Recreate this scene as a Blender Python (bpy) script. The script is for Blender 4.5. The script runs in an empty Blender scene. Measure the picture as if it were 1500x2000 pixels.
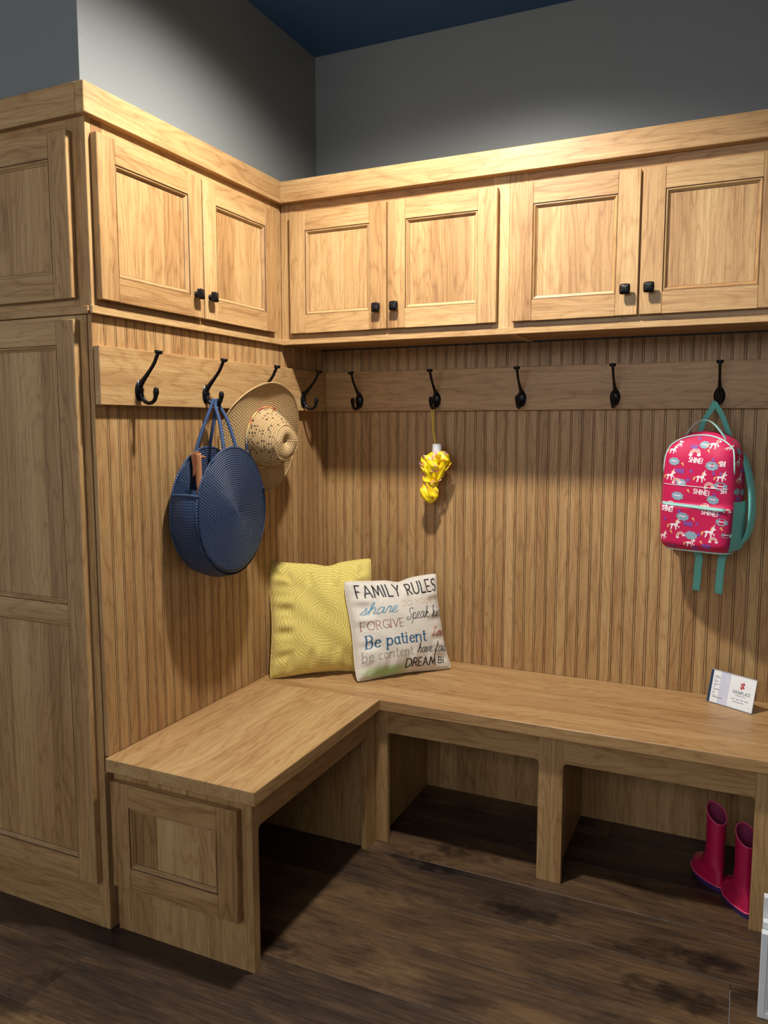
import bpy, bmesh, math, random
from math import sin, cos, pi, radians, sqrt
from mathutils import Vector, Matrix
random.seed(7)
C = bpy.context.scene.collection
PI = pi

# ------------------------------------------------------------------ node helpers
def new_mat(name):
    m = bpy.data.materials.new(name); m.use_nodes = True
    nt = m.node_tree; b = nt.nodes['Principled BSDF']
    return m, nt, b
def N(nt, t, **kw):
    n = nt.nodes.new(t)
    for k, v in kw.items():
        if k.startswith('_'): n.inputs[int(k[1:])].default_value = v
        else: setattr(n, k, v)
    return n
def L(nt, a, b): nt.links.new(a, b)
def math_n(nt, op, a, b=None, c=None):
    n = nt.nodes.new('ShaderNodeMath'); n.operation = op
    for i, v in enumerate((a, b, c)):
        if v is None: continue
        if isinstance(v, (int, float)): n.inputs[i].default_value = v
        else: nt.links.new(v, n.inputs[i])
    return n.outputs[0]
def ramp(nt, fac, stops):
    r = nt.nodes.new('ShaderNodeValToRGB'); e = r.color_ramp.elements
    while len(e) < len(stops): e.new(.5)
    for i, (p, c) in enumerate(stops):
        e[i].position = p; e[i].color = (*c, 1)
    nt.links.new(fac, r.inputs[0]); return r.outputs[0]
def mix(nt, fac, a, b, mode='MIX'):
    n = nt.nodes.new('ShaderNodeMix'); n.data_type = 'RGBA'; n.blend_type = mode
    for i, v in ((0, fac), (6, a), (7, b)):
        if isinstance(v, (int, float)): n.inputs[i].default_value = v
        elif isinstance(v, tuple): n.inputs[i].default_value = (*v, 1)
        else: nt.links.new(v, n.inputs[i])
    return n.outputs[2]
def noise(nt, vec, scale, detail=4, rough=.55, dist=0):
    n = nt.nodes.new('ShaderNodeTexNoise')
    n.inputs['Scale'].default_value = scale; n.inputs['Detail'].default_value = detail
    n.inputs['Roughness'].default_value = rough; n.inputs['Distortion'].default_value = dist
    nt.links.new(vec, n.inputs['Vector']); return n.outputs[0]
def vscale(nt, vec, s):
    n = nt.nodes.new('ShaderNodeVectorMath'); n.operation = 'MULTIPLY'
    nt.links.new(vec, n.inputs[0]); n.inputs[1].default_value = s; return n.outputs[0]
def bump(nt, h, b, strength, dist):
    n = nt.nodes.new('ShaderNodeBump'); n.inputs['Strength'].default_value = strength
    n.inputs['Distance'].default_value = dist
    nt.links.new(h, n.inputs['Height']); nt.links.new(n.outputs[0], b.inputs['Normal'])
def lin(r, g, b):
    f = lambda c: (c/255/12.92) if c/255 <= .04045 else ((c/255+.055)/1.055)**2.4
    return (f(r), f(g), f(b))

def plain(name, col, rough=.5, metal=0, spec=.5, bmp=None, coat=0, sheen=0):
    m, nt, b = new_mat(name)
    b.inputs['Roughness'].default_value = rough; b.inputs['Metallic'].default_value = metal
    b.inputs['Specular IOR Level'].default_value = spec
    b.inputs['Coat Weight'].default_value = coat; b.inputs['Sheen Weight'].default_value = sheen
    tc = N(nt, 'ShaderNodeTexCoord')
    f = noise(nt, tc.outputs['Object'], 30 if not bmp else bmp[0], 3)
    L(nt, mix(nt, f, tuple(c*.93 for c in col), tuple(min(1, c*1.07) for c in col)), b.inputs['Base Color'])
    if bmp: bump(nt, f, b, bmp[1], bmp[2])
    return m

def wood_mat():
    m, nt, b = new_mat('stained_hickory')
    g = N(nt, 'ShaderNodeAttribute', attribute_name='grain').outputs['Vector']
    tone = N(nt, 'ShaderNodeAttribute', attribute_name='tone').outputs['Fac']
    w = noise(nt, vscale(nt, g, (1.6, 9, 9)), 1.0, 3, .5)                 # slow wander that bends the figure
    sx = N(nt, 'ShaderNodeSeparateXYZ'); L(nt, g, sx.inputs[0])
    ring = math_n(nt, 'ADD', math_n(nt, 'MULTIPLY', sx.outputs[1], 60), math_n(nt, 'MULTIPLY', w, 26))
    ring = math_n(nt, 'ADD', ring, math_n(nt, 'MULTIPLY', sx.outputs[2], 40))
    tri = math_n(nt, 'PINGPONG', ring, 1.0)
    tri = math_n(nt, 'POWER', tri, 3.0)
    fine = noise(nt, vscale(nt, g, (5, 330, 330)), 1.0, 4, .6)
    pores = noise(nt, vscale(nt, g, (42, 900, 900)), 1.0, 2, .6)
    broad = noise(nt, vscale(nt, g, (.8, 16, 16)), 1.0, 3, .6)
    f = math_n(nt, 'ADD', math_n(nt, 'MULTIPLY', fine, .50), math_n(nt, 'MULTIPLY', broad, .50))
    f = math_n(nt, 'SUBTRACT', f, math_n(nt, 'MULTIPLY', tri, .12))
    f = math_n(nt, 'ADD', f, math_n(nt, 'MULTIPLY', math_n(nt, 'SUBTRACT', tone, .5), .34))
    col = ramp(nt, f, [(.20, lin(124, 86, 50)), (.39, lin(161, 121, 76)), (.55, lin(183, 145, 96)), (.76, lin(204, 171, 120))])
    p = ramp(nt, pores, [(.34, (0, 0, 0)), (.44, (1, 1, 1))])
    col = mix(nt, .28, col, mix(nt, 1.0, col, p, 'MULTIPLY'))
    L(nt, col, b.inputs['Base Color'])
    b.inputs['Roughness'].default_value = .42
    b.inputs['Specular IOR Level'].default_value = .4
    bump(nt, math_n(nt, 'ADD', fine, math_n(nt, 'MULTIPLY', pores, .5)), b, .12, .0012)
    return m
def floor_mat():
    m, nt, b = new_mat('dark_plank_floor')
    g = N(nt, 'ShaderNodeAttribute', attribute_name='grain').outputs['Vector']
    tone = N(nt, 'ShaderNodeAttribute', attribute_name='tone').outputs['Fac']
    fine = noise(nt, vscale(nt, g, (8, 110, 110)), 1.0, 5, .7)
    med = noise(nt, vscale(nt, g, (2.2, 7, 7)), 1.0, 5, .65, .8)
    blot = noise(nt, vscale(nt, g, (3.5, 9, 9)), 1.0, 5, .6, .4)
    tiny = noise(nt, vscale(nt, g, (40, 420, 420)), 1.0, 2, .6)
    f = math_n(nt, 'ADD', math_n(nt, 'MULTIPLY', fine, .38), math_n(nt, 'MULTIPLY', med, .66))
    f = math_n(nt, 'ADD', f, math_n(nt, 'MULTIPLY', math_n(nt, 'SUBTRACT', tone, .5), .22))
    f = math_n(nt, 'ADD', f, math_n(nt, 'MULTIPLY', math_n(nt, 'SUBTRACT', tiny, .5), .12))
    col = ramp(nt, f, [(.30, lin(36, 28, 24)), (.46, lin(66, 49, 36)), (.58, lin(92, 69, 46)), (.74, lin(122, 95, 62))])
    k = ramp(nt, blot, [(.30, (.25, .22, .22)), (.42, (1, 1, 1))])
    vk = N(nt, 'ShaderNodeTexVoronoi', feature='F1'); vk.inputs['Scale'].default_value = 1.0
    nz = N(nt, 'ShaderNodeTexNoise'); nz.inputs['Scale'].default_value = 22; nz.inputs['Detail'].default_value = 4; L(nt, g, nz.inputs['Vector'])
    va = N(nt, 'ShaderNodeVectorMath', operation='MULTIPLY_ADD'); L(nt, nz.outputs['Color'], va.inputs[0]); va.inputs[1].default_value = (.45, .45, .45)
    L(nt, vscale(nt, g, (1.7, 5.2, 1.0)), va.inputs[2]); L(nt, va.outputs[0], vk.inputs['Vector'])
    kn = ramp(nt, vk.outputs['Distance'], [(.10, (.13, .12, .13)), (.17, (.30, .27, .26)), (.27, (1, 1, 1))])
    col = mix(nt, .85, col, mix(nt, 1., col, kn, 'MULTIPLY'))
    L(nt, mix(nt, .8, col, mix(nt, 1., col, k, 'MULTIPLY')), b.inputs['Base Color'])
    L(nt, ramp(nt, fine, [(.3, (.36,)*3), (.7, (.52,)*3)]), b.inputs['Roughness'])
    b.inputs['Specular IOR Level'].default_value = .4
    bump(nt, math_n(nt, 'ADD', fine, math_n(nt, 'MULTIPLY', blot, .5)), b, .25, .003)
    return m
def paint_mat(name, col, rough=.45, peel=.25):
    m, nt, b = new_mat(name)
    tc = N(nt, 'ShaderNodeTexCoord').outputs['Object']
    n1 = noise(nt, tc, 230, 2, .5); n2 = noise(nt, tc, 3, 2)
    L(nt, mix(nt, n2, tuple(c*.97 for c in col), tuple(c*1.03 for c in col)), b.inputs['Base Color'])
    b.inputs['Roughness'].default_value = rough
    bump(nt, n1, b, peel, .002)
    return m

RECESS_BROWN = plain('dark_recess_brown', lin(70, 47, 32), .5)  # dark brown that darkens groove and moulding recess faces by colour
WOOD = wood_mat(); FLOOR = floor_mat()
PAINT = paint_mat('grey_wall_paint', lin(118, 120, 117), .46)
BLUE = paint_mat('blue_ceiling_paint', lin(44, 86, 132), .6, .1)
BLACK = plain('black_iron', lin(24, 24, 27), .32, .6, .5)
BRONZE = plain('dark_bronze', lin(44, 42, 42), .30, .8, .5, (160, .25, .002))
WHITE = plain('white_lacquer', lin(232, 234, 234), .35)

# ------------------------------------------------------------------ mesh builder
AX = {'x': (0, 1, 2), 'y': (1, 0, 2), 'z': (2, 0, 1)}
class MB:
    def __init__(s): s.v = []; s.f = []; s.info = []; s.mi = []
    def add(s, vs, fs, grain='z', tone=None, off=None, smooth=False, mi=0):
        n = len(s.v); s.v += [tuple(p) for p in vs]
        tone = random.random() if tone is None else tone
        off = off or (random.uniform(0, 50), random.uniform(0, 50), random.uniform(0, 50))
        for f in fs:
            s.f.append(tuple(i+n for i in f)); s.info.append((AX[grain], tone, off, smooth)); s.mi.append(mi)
        return s
    def box(s, x0, x1, y0, y1, z0, z1, grain='z', tone=None, ch=.0008, mi=0):
        X, Y, Z = sorted((x0, x1)), sorted((y0, y1)), sorted((z0, z1))
        c = min(ch, .3*(X[1]-X[0]), .3*(Y[1]-Y[0]), .3*(Z[1]-Z[0]))
        vs = []; idx = {}
        for i in (0, 1):
            for j in (0, 1):
                for k in (0, 1):
                    P = (X[i], Y[j], Z[k]); sg = (1-2*i, 1-2*j, 1-2*k)
                    for a in range(3):
                        q = [P[t] + (0 if t == a else sg[t]*c) for t in range(3)]
                        idx[(i, j, k, a)] = len(vs); vs.append(q)
        fs = []
        for a in range(3):
            o = [t for t in range(3) if t != a]
            for e in (0, 1):
                r = []
                for (p, q) in ((0, 0), (1, 0), (1, 1), (0, 1)):
                    ijk = [0, 0, 0]; ijk[a] = e; ijk[o[0]] = p; ijk[o[1]] = q
                    r.append(idx[(*ijk, a)])
                fs.append(r)
        for a in range(3):          # edges along axis a
            o = [t for t in range(3) if t != a]
            for p in (0, 1):
                for q in (0, 1):
                    A = [0, 0, 0]; B = [0, 0, 0]; A[o[0]] = B[o[0]] = p; A[o[1]] = B[o[1]] = q; B[a] = 1
                    fs.append([idx[(*A, o[0])], idx[(*A, o[1])], idx[(*B, o[1])], idx[(*B, o[0])]])
        for i in (0, 1):
            for j in (0, 1):
                for k in (0, 1): fs.append([idx[(i, j, k, a)] for a in range(3)])
        return s.add(vs, fs, grain, tone, mi=mi)
    def sweep(s, pts, rad, seg=10, smooth=True, mi=0, caps=True, flat=None):
        """tube along points; rad is a number or list; flat=(ra,rb,up) gives an elliptic section"""
        pts = [Vector(p) for p in pts]; n = len(pts)
        R = rad if isinstance(rad, (list, tuple)) else [rad]*n
        vs = []; fs = []; up = Vector((0, 0, 1)) if not flat else Vector(flat[2]); pn = None
        for i, p in enumerate(pts):
            t = (pts[min(i+1, n-1)] - pts[max(i-1, 0)]).normalized()
            if pn is None or flat:
                a = up if abs(t.dot(up)) < .95 else Vector((1, 0, 0))
                nn = (a - t*a.dot(t)).normalized()
            else: nn = (pn - t*pn.dot(t)).normalized()
            pn = nn; bb = t.cross(nn)
            for k in range(seg):
                an = 2*PI*k/seg
                ca, cb = (R[i], R[i]) if not flat else (flat[0]*R[i], flat[1]*R[i])
                vs.append(p + nn*cos(an)*ca + bb*sin(an)*cb)
        for i in range(n-1):
            for k in range(seg):
                fs.append((i*seg+k, i*seg+(k+1) % seg, (i+1)*seg+(k+1) % seg, (i+1)*seg+k))
        if caps: fs.append(tuple(range(seg))[::-1]); fs.append(tuple((n-1)*seg+k for k in range(seg)))
        return s.add(vs, fs, smooth=smooth, mi=mi)
    def lathe(s, prof, seg=24, M=None, smooth=True, mi=0):
        M = M or Matrix(); vs = []; fs = []
        for (r, z) in prof:
            for k in range(seg): a = 2*PI*k/seg; vs.append(M @ Vector((r*cos(a), r*sin(a), z)))
        for i in range(len(prof)-1):
            for k in range(seg): fs.append((i*seg+k, i*seg+(k+1) % seg, (i+1)*seg+(k+1) % seg, (i+1)*seg+k))
        fs.append(tuple(range(seg))[::-1]); fs.append(tuple((len(prof)-1)*seg+k for k in range(seg)))
        return s.add(vs, fs, smooth=smooth, mi=mi)
    def ball(s, c, r, seg=14, mi=0, sc=(1, 1, 1)):
        M = Matrix.Translation(c) @ Matrix.Diagonal((*sc, 1))
        return s.lathe([(max(r*sin(PI*i/seg), 1e-5), -r*cos(PI*i/seg)) for i in range(seg+1)], seg*2, M, mi=mi)
    def grid(s, fn, nu, nv, smooth=True, wrap=False, mi=0, grain='z', tone=.5):
        vs = []; fs = []
        for j in range(nv+1):
            for i in range(nu if wrap else nu+1): vs.append(fn(i/nu, j/nv))
        w = nu if wrap else nu+1
        for j in range(nv):
            for i in range(nu):
                a = j*w+i; b = j*w+(i+1) % w
                fs.append((a, b, b+w, a+w))
        return s.add(vs, fs, smooth=smooth, mi=mi, grain=grain, tone=tone, off=(0, 0, 0))
    def build(s, name, mats, parent=None, recalc=True):
        me = bpy.data.meshes.new(name); me.from_pydata(s.v, [], s.f)
        mats = mats if isinstance(mats, (list, tuple)) else [mats]
        for m in mats: me.materials.append(m)
        me.attributes.new('grain', 'FLOAT_VECTOR', 'CORNER'); me.attributes.new('tone', 'FLOAT', 'CORNER')
        gd = []; td = []
        for p in me.polygons:
            ax, tone, off, sm = s.info[p.index]; p.use_smooth = sm; p.material_index = s.mi[p.index]
            for li in p.loop_indices:
                co = s.v[me.loops[li].vertex_index]
                gd += [co[ax[0]]+off[0], co[ax[1]]+off[1], co[ax[2]]+off[2]]; td.append(tone)
        me.attributes['grain'].data.foreach_set('vector', gd); me.attributes['tone'].data.foreach_set('value', td)
        if recalc:
            bm = bmesh.new(); bm.from_mesh(me); bmesh.ops.recalc_face_normals(bm, faces=bm.faces); bm.to_mesh(me); bm.free()
        me.update()
        o = bpy.data.objects.new(name, me); C.objects.link(o)
        if parent: o.parent = parent
        return o
def tag(o, label, cat, group=None, kind=None):
    o['label'] = label; o['category'] = cat
    if group: o['group'] = group
    if kind: o['kind'] = kind
    return o
def thing(name, label, cat, loc=(0, 0, 0), rz=0, group=None):
    o = bpy.data.objects.new(name, None); C.objects.link(o)
    o.location = loc; o.rotation_euler = (0, 0, rz); o.empty_display_size = .05
    return tag(o, label, cat, group)
def struct(mb, name, mats):
    o = mb.build(name, mats); o['kind'] = 'structure'; return o

# ------------------------------------------------------------------ setting
mb = MB()                                   # plank floor, boards running along x
PW = .1897; GY = -.5015
rows = range(-20, 4)
for r in rows:
    y0 = GY + r*PW; y1 = y0 + PW
    if y0 > .02: continue
    y1 = min(y1, .05)
    fixed = {-5: [0.002], -2: [1.484], -4: [2.2], -3: [-.9], -1: [2.6], 0: [-.4, 1.9]}.get(r)
    cuts = [-2.0] + (fixed if fixed else [random.uniform(-1.5, 0)+2.1*k for k in range(3)]) + [3.4]
    cuts = sorted(set(cuts))
    for a, b in zip(cuts[:-1], cuts[1:]):
        if b-a < .02: continue
        t = {-2: .62, -3: .60, -1: .28, 0: .55, -4: .18, -5: .40}.get(r, random.uniform(.25, .7))
        mb.box(a+.0004, b-.0004, y0+.0004, y1-.0004, -.02, 0, 'x', t, ch=.0016)
struct(mb, 'floor', FLOOR)
struct(MB().box(-2, 3.4, -4.4, .1, 2.63, 2.66), 'ceiling', BLUE)
mb = MB().box(-2, 0, -1.162, -.04, 2.06, 2.63); mb.box(-.3, -.034, -1.1, .1, 0, 2.06)
struct(mb, 'wall_left', PAINT)
mb = MB().box(-.03, 3.4, -.04, .12, 2.06, 2.63); mb.box(-.03, 3.4, .022, .12, 0, 2.06)
struct(mb, 'wall_back', PAINT)
struct(MB().box(1.612, 1.72, -.72, .02, 0, 2.63), 'wall_right', PAINT)
struct(MB().box(2.15, 2.25, -4.4, -.72, 0, 2.63), 'wall_right', PAINT)  # added partition out of view, blocks world light from the right
struct(MB().box(1.72, 2.25, -.72, -.62, 0, 2.63), 'wall_right', PAINT)  # joins the added partition to the wall end

# ------------------------------------------------------------------ panelling (local: x across, front faces -y)
def beadboard(label, loc, rz, W, z0, z1, phase, last=None):
    P = .03667; prof = [(0.0, 0.0)]; x = phase
    gw, gd, bw = .0016, .0045, .0042
    edges = []
    while x < W-.008:
        for g0 in (x, x+gw+bw):
            prof += [(g0, 0.0), (g0+.0003, gd), (g0+gw-.0003, gd), (g0+gw, 0.0)]
            if g0 == x: prof += [(x+gw+bw*.5, -.0004)]
        edges.append(x); x += P
    prof.append((W, 0.0))
    mb = MB()
    bounds = [0]+[e+gw+bw/2 for e in edges]+[W]
    # split the profile into strips so that every strip keeps a tone of its own
    for a, b in zip(bounds[:-1], bounds[1:]):
        seg = [(p, d) for p, d in prof if a-1e-9 <= p <= b+1e-9]
        if seg[0][0] > a: seg = [(a, -.0004 if a > 0 else 0)]+seg
        vs = []; fs = []
        for (p, d) in seg: vs += [(p, d, z0), (p, d, z1)]
        gl = []
        for i in range(len(seg)-1): (gl if max(seg[i][1], seg[i+1][1]) > .001 else fs).append((2*i, 2*i+2, 2*i+3, 2*i+1))
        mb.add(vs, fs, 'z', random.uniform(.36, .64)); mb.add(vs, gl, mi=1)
    mb.add([(0, .012, z0), (W, .012, z0), (W, .012, z1), (0, .012, z1)], [(0, 1, 2, 3)], 'z', .5)
    mb.add([(0, 0, z0), (0, .012, z0), (0, .012, z1), (0, 0, z1)], [(0, 1, 2, 3)], 'z', .6)
    mb.add([(W, 0, z0), (W, .012, z0), (W, .012, z1), (W, 0, z1)], [(0, 1, 2, 3)], 'z', .6)
    o = mb.build('beadboard_panel', [WOOD, RECESS_BROWN], recalc=False)
    o.location = loc; o.rotation_euler = (0, 0, rz)
    return tag(o, label, 'wall panel')
ph = (1.1154 - 1.1154) + (1.155-1.1154)
beadboard('grooved light brown wooden wall panelling on the left wall behind the hat and blue bag', (0, -1.155, 0), PI/2, 1.155, .48, 1.604, ph-.001)
beadboard('grooved light brown wooden wall panelling on the back wall behind the umbrella and backpack', (0, 0, 0), 0, 1.61, .48, 1.604, (.7071 % .03667)-.001)

# ------------------------------------------------------------------ cabinet doors
def ring(mb, x0, x1, z0, z1, prof, yf, tones, dark_segs=(0, 6)):
    """moulded inner edge: mitred loops, prof = [(inset, depth)]"""
    for side in range(4):
        vs = []
        for (t, d) in prof:
            a = [(x0+t, yf+d, z0+t), (x1-t, yf+d, z0+t), (x1-t, yf+d, z1-t), (x0+t, yf+d, z1-t)]
            vs += [a[side], a[(side+1) % 4]]
        fs = [(2*i, 2*i+1, 2*i+3, 2*i+2) for i in range(len(prof)-1)]
        mb.add(vs, [f for i, f in enumerate(fs) if i not in dark_segs], 'x' if side % 2 == 0 else 'z', tones[side])
        if dark_segs: mb.add(vs, [fs[i] for i in dark_segs], mi=1)
MOULD = [(0, 0), (.0012, .0025), (.0035, .0020), (.0055, .0030), (.0090, .0080), (.0105, .0088), (.0110, .0088), (.0124, .0108)]
def panel_face(mb, x0, x1, z0, z1, y, t=.006, boards=None, grain='z', tspread=.5):
    n = boards or max(1, round((x1-x0)/.075)); cuts = [x0]
    for i in range(1, n): cuts.append(x0+(x1-x0)*(i+random.uniform(-.2, .2))/n)
    cuts.append(x1)
    for a, b in zip(cuts[:-1], cuts[1:]):
        mb.add([(a, y, z0), (b, y, z0), (b, y, z1), (a, y, z1)], [(0, 1, 2, 3)], grain, .5+random.uniform(-tspread, tspread)*.7)
    mb.add([(x0, y+t, z0), (x1, y+t, z0), (x1, y+t, z1), (x0, y+t, z1)], [(3, 2, 1, 0)], grain, .5)
def door(parent, x0, x1, z0, z1, yb, knob=None, rails=(), sw=.060, name='door', tones=None, bottom_rail=None, tsp=.3):
    """yb = plane the door is mounted on; front at yb-.02"""
    yf = yb-.020; mb = MB(); T = tones or [random.uniform(.3, .8) for _ in range(4)]
    br = bottom_rail or sw
    mb.box(x0, x0+sw, yf, yb, z0, z1, 'z', T[0], .0016)
    mb.box(x1-sw, x1, yf, yb, z0, z1, 'z', T[1], .0016)
    zs = [z0] + [z for r in rails for z in r] + [z1]
    mb.box(x0+sw, x1-sw, yf, yb, z0, z0+br, 'x', T[2], .0006)
    mb.box(x0+sw, x1-sw, yf, yb, z1-sw, z1, 'x', T[3], .0006)
    for (a, b) in rails: mb.box(x0+sw, x1-sw, yf, yb, a, b, 'x', T[2], .0006)
    cells = []; lo = z0+br
    for (a, b) in rails: cells.append((lo, a)); lo = b
    cells.append((lo, z1-sw))
    for (a, b) in cells: ring(mb, x0+sw, x1-sw, a, b, MOULD, yf, [T[2], T[1], T[3], T[0]])
    d = mb.build(name, [WOOD, RECESS_BROWN], parent)
    for (a, b) in cells:
        p = MB(); panel_face(p, x0+sw+.008, x1-sw-.008, a+.008, b-.008, yf+.0100, .008, tspread=tsp); p.build('center_panel', WOOD, d, recalc=False)
    if knob:
        kx, kz = knob; k = MB()
        M = Matrix.Translation((kx, yf, kz)) @ Matrix.Rotation(PI/2, 4, 'X')
        k.lathe([(.0085, 0), (.0085, .0015), (.0055, .003), (.005, .010), (.0075, .014), (.008, .0155)], 20, M)
        n = 20                       # pillow-square head with crossed ridges
        def head(u, v, back=False):
            a = (u*2-1); b = (v*2-1); r = .0145
            px = a*(1-.10*b*b*abs(a)); pz = b*(1-.10*a*a*abs(b))
            dome = .0055*(1-max(abs(a), abs(b))**3) * (1-.25*min(abs(a), abs(b)))
            edge = max(0, 1-min(abs(a), abs(b))*0) * (.0008 if abs(abs(a)-abs(b)) < .10 else 0)
            y = -(.0195 + dome + edge) if not back else -.0150
            return (kx+px*r, yf+y, kz+pz*r)
        k.grid(head, n, n); k.grid(lambda u, v: head(u, v, True), n, n)
        rim = []
        for i in range(n): rim.append((i/n, 0))
        for i in range(n): rim.append((1, i/n))
        for i in range(n): rim.append((1-i/n, 1))
        for i in range(n): rim.append((0, 1-i/n))
        m = len(rim); vs = [head(*r) for r in rim]+[head(*r, True) for r in rim]
        k.add(vs, [(i, (i+1) % m, m+(i+1) % m, m+i) for i in range(m)], smooth=False)
        ko = k.build('knob', BRONZE, d); ko['label'] = 'dark bronze square knob'
    return d
def wall_cabinet(label, loc, rz, W, depth, doors, lst, rst, knobs, group, H=(1.60, 2.075), mid=None, zd=(1.634, 2.024)):
    t = thing('wall_cabinet', label, 'cabinet', loc, rz, group)
    z0, z1 = H; f = MB()
    f.box(0, lst, 0, .019, z0+.002, z1, 'z'); f.box(W-rst, W, 0, .019, z0+.002, z1, 'z')
    f.box(lst, W-rst, 0, .019, z0+.002, z0+.045, 'x', .35); f.box(lst, W-rst, 0, .019, z1-.07, z1, 'x', .4)
    for m in mid or []: f.box(m-.019, m+.019, 0, .019, z0+.045, z1-.07, 'z')
    f.build('face_frame', WOOD, t)
    b = MB()
    b.box(0.002, W-.002, .019, depth, z0+.006, z0+.018, 'x'); b.box(0.002, W-.002, .019, depth, z1-.02, z1-.008, 'x')
    b.box(0, .012, .019, depth, z0+.003, z1-.001, 'z'); b.box(W-.012, W, .019, depth, z0+.003, z1-.001, 'z')
    b.box(.012, W-.012, depth-.006, depth, z0+.018, z1-.02, 'z')
    b.build('carcass', WOOD, t)
    for (a, c), k in zip(doors, knobs): door(t, a, c, zd[0], zd[1], -.0005, k)
    return t
# back wall units; front of frame at y=-.296
wall_cabinet('light brown two-door wall cabinet on the back wall, nearest the inside corner', (.006, -.296, 0), 0, .7885, .26,
    [(.0445, .3975), (.4027, .7565)], .05, .05, [(.3685, 1.700), (.4305, 1.701)], 'wall cabinets', mid=[.40])
wall_cabinet('light brown two-door wall cabinet on the back wall, right one above the pink backpack', (.795, -.296, 0), 0, .795, .26,
    [(.0149, .3713), (.3765, .733)], .055, .055, [(.3396, 1.703), (.4028, 1.704)], 'wall cabinets', mid=[.374])
# left wall unit; front of frame at x=.006, local x -> world y (origin y=-1.155)
wall_cabinet('light brown two-door wall cabinet on the left wall above the blue bag and hat', (.006, -1.1388, 0), PI/2, .842, .12,
    [(-.0045, .3925), (.3995, .777)], .035, .06, [(.357, 1.6976), (.421, 1.6982)], 'wall cabinets', mid=[.396])
# short cabinet over the tall one, facing the camera (x from -.62 to .006)
t = thing('wall_cabinet', 'single-door wall cabinet stacked on top of the tall cabinet at the left edge', 'cabinet', (-.62, -1.158, 0), 0, 'wall cabinets')
f = MB(); f.box(0, .04, 0, .019, 1.602, 2.075); f.box(.57, .6255, 0, .019, 1.602, 2.075, 'z', .45)
f.box(.04, .57, 0, .019, 1.602, 1.645, 'x', .35); f.box(.04, .57, 0, .019, 2.0, 2.075, 'x'); f.build('face_frame', WOOD, t)
b = MB().box(0, .606, .019, .5, 1.606, 2.05, 'z'); b.build('carcass', WOOD, t)
door(t, .03, .5840, 1.636, 2.027, -.0005, tones=[.4, .45, .5, .45])
# tall cabinet
t = thing('tall_cabinet', 'tall light brown cabinet standing on the floor at the left edge', 'cabinet', (-.62, -1.158, 0))
f = MB(); f.box(0, .04, 0, .019, 0, 1.598); f.box(.570, .606, 0, .019, 0, 1.598, 'z', .5)
f.box(.04, .570, 0, .019, 0, .15, 'x', .4); f.box(.04, .570, 0, .019, 1.56, 1.598, 'x'); f.build('face_frame', WOOD, t)
b = MB().box(0, .606, .019, .5, .0, 1.598, 'z', .5); b.build('carcass', WOOD, t)
door(t, .03, .5845, .131, 1.586, -.0005, rails=[(.825, .875)], tones=[.4, .5, .45, .5], tsp=.55)

# crown boards and the strips under the cabinets
def board(name, label, cat, x0, x1, y0, y1, z0, z1, g, tone, group):
    o = MB().box(x0, x1, y0, y1, z0, z1, g, tone, .0015).build(name, WOOD); return tag(o, label, cat, group)
CG = 'crown boards'
board('crown_molding', 'flat wooden crown board over the cabinet at the left edge, facing the viewer', 'molding', -.62, -.0045, -1.177, -1.1585, 2.057, 2.128, 'x', .55, CG)
board('crown_molding', 'flat wooden crown board along the top of the left wall cabinet', 'molding', -.004, .024, -1.177, -.3255, 2.057, 2.128, 'y', .65, CG)
board('crown_molding', 'long flat wooden crown board above the four back wall cabinet doors', 'molding', -.004, 1.609, -.325, -.298, 2.057, 2.126, 'x', .55, CG)
SG = 'strips under the wall cabinets'
board('bottom_strip', 'narrow wooden strip between the tall cabinet and the cabinet above it', 'molding', -.62, -.0006, -1.1655, -1.1585, 1.599, 1.6185, 'x', .5, SG)
board('bottom_strip', 'narrow wooden strip along the lower edge of the left wall cabinet', 'molding', 0.0062, .0145, -1.1655, -.3045, 1.599, 1.6185, 'y', .65, SG)
board('bottom_strip', 'long narrow wooden strip along the lower edge of the back wall cabinets', 'molding', .0064, 1.609, -.304, -.2965, 1.599, 1.6185, 'x', .65, SG)
# hook rails
RG = 'hook rails'
board('hook_rail', 'wooden hook rail on the left wall, hung with the bag and the hat', 'rail', .0005, .0195, -1.1535, -.0005, 1.380, 1.5240, 'y', .66, RG)
board('hook_rail', 'long wooden hook rail on the back wall, hung with the umbrella and backpack', 'rail', .0200, 1.609, -.0195, -.0005, 1.380, 1.5240, 'x', .42, RG)

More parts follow.
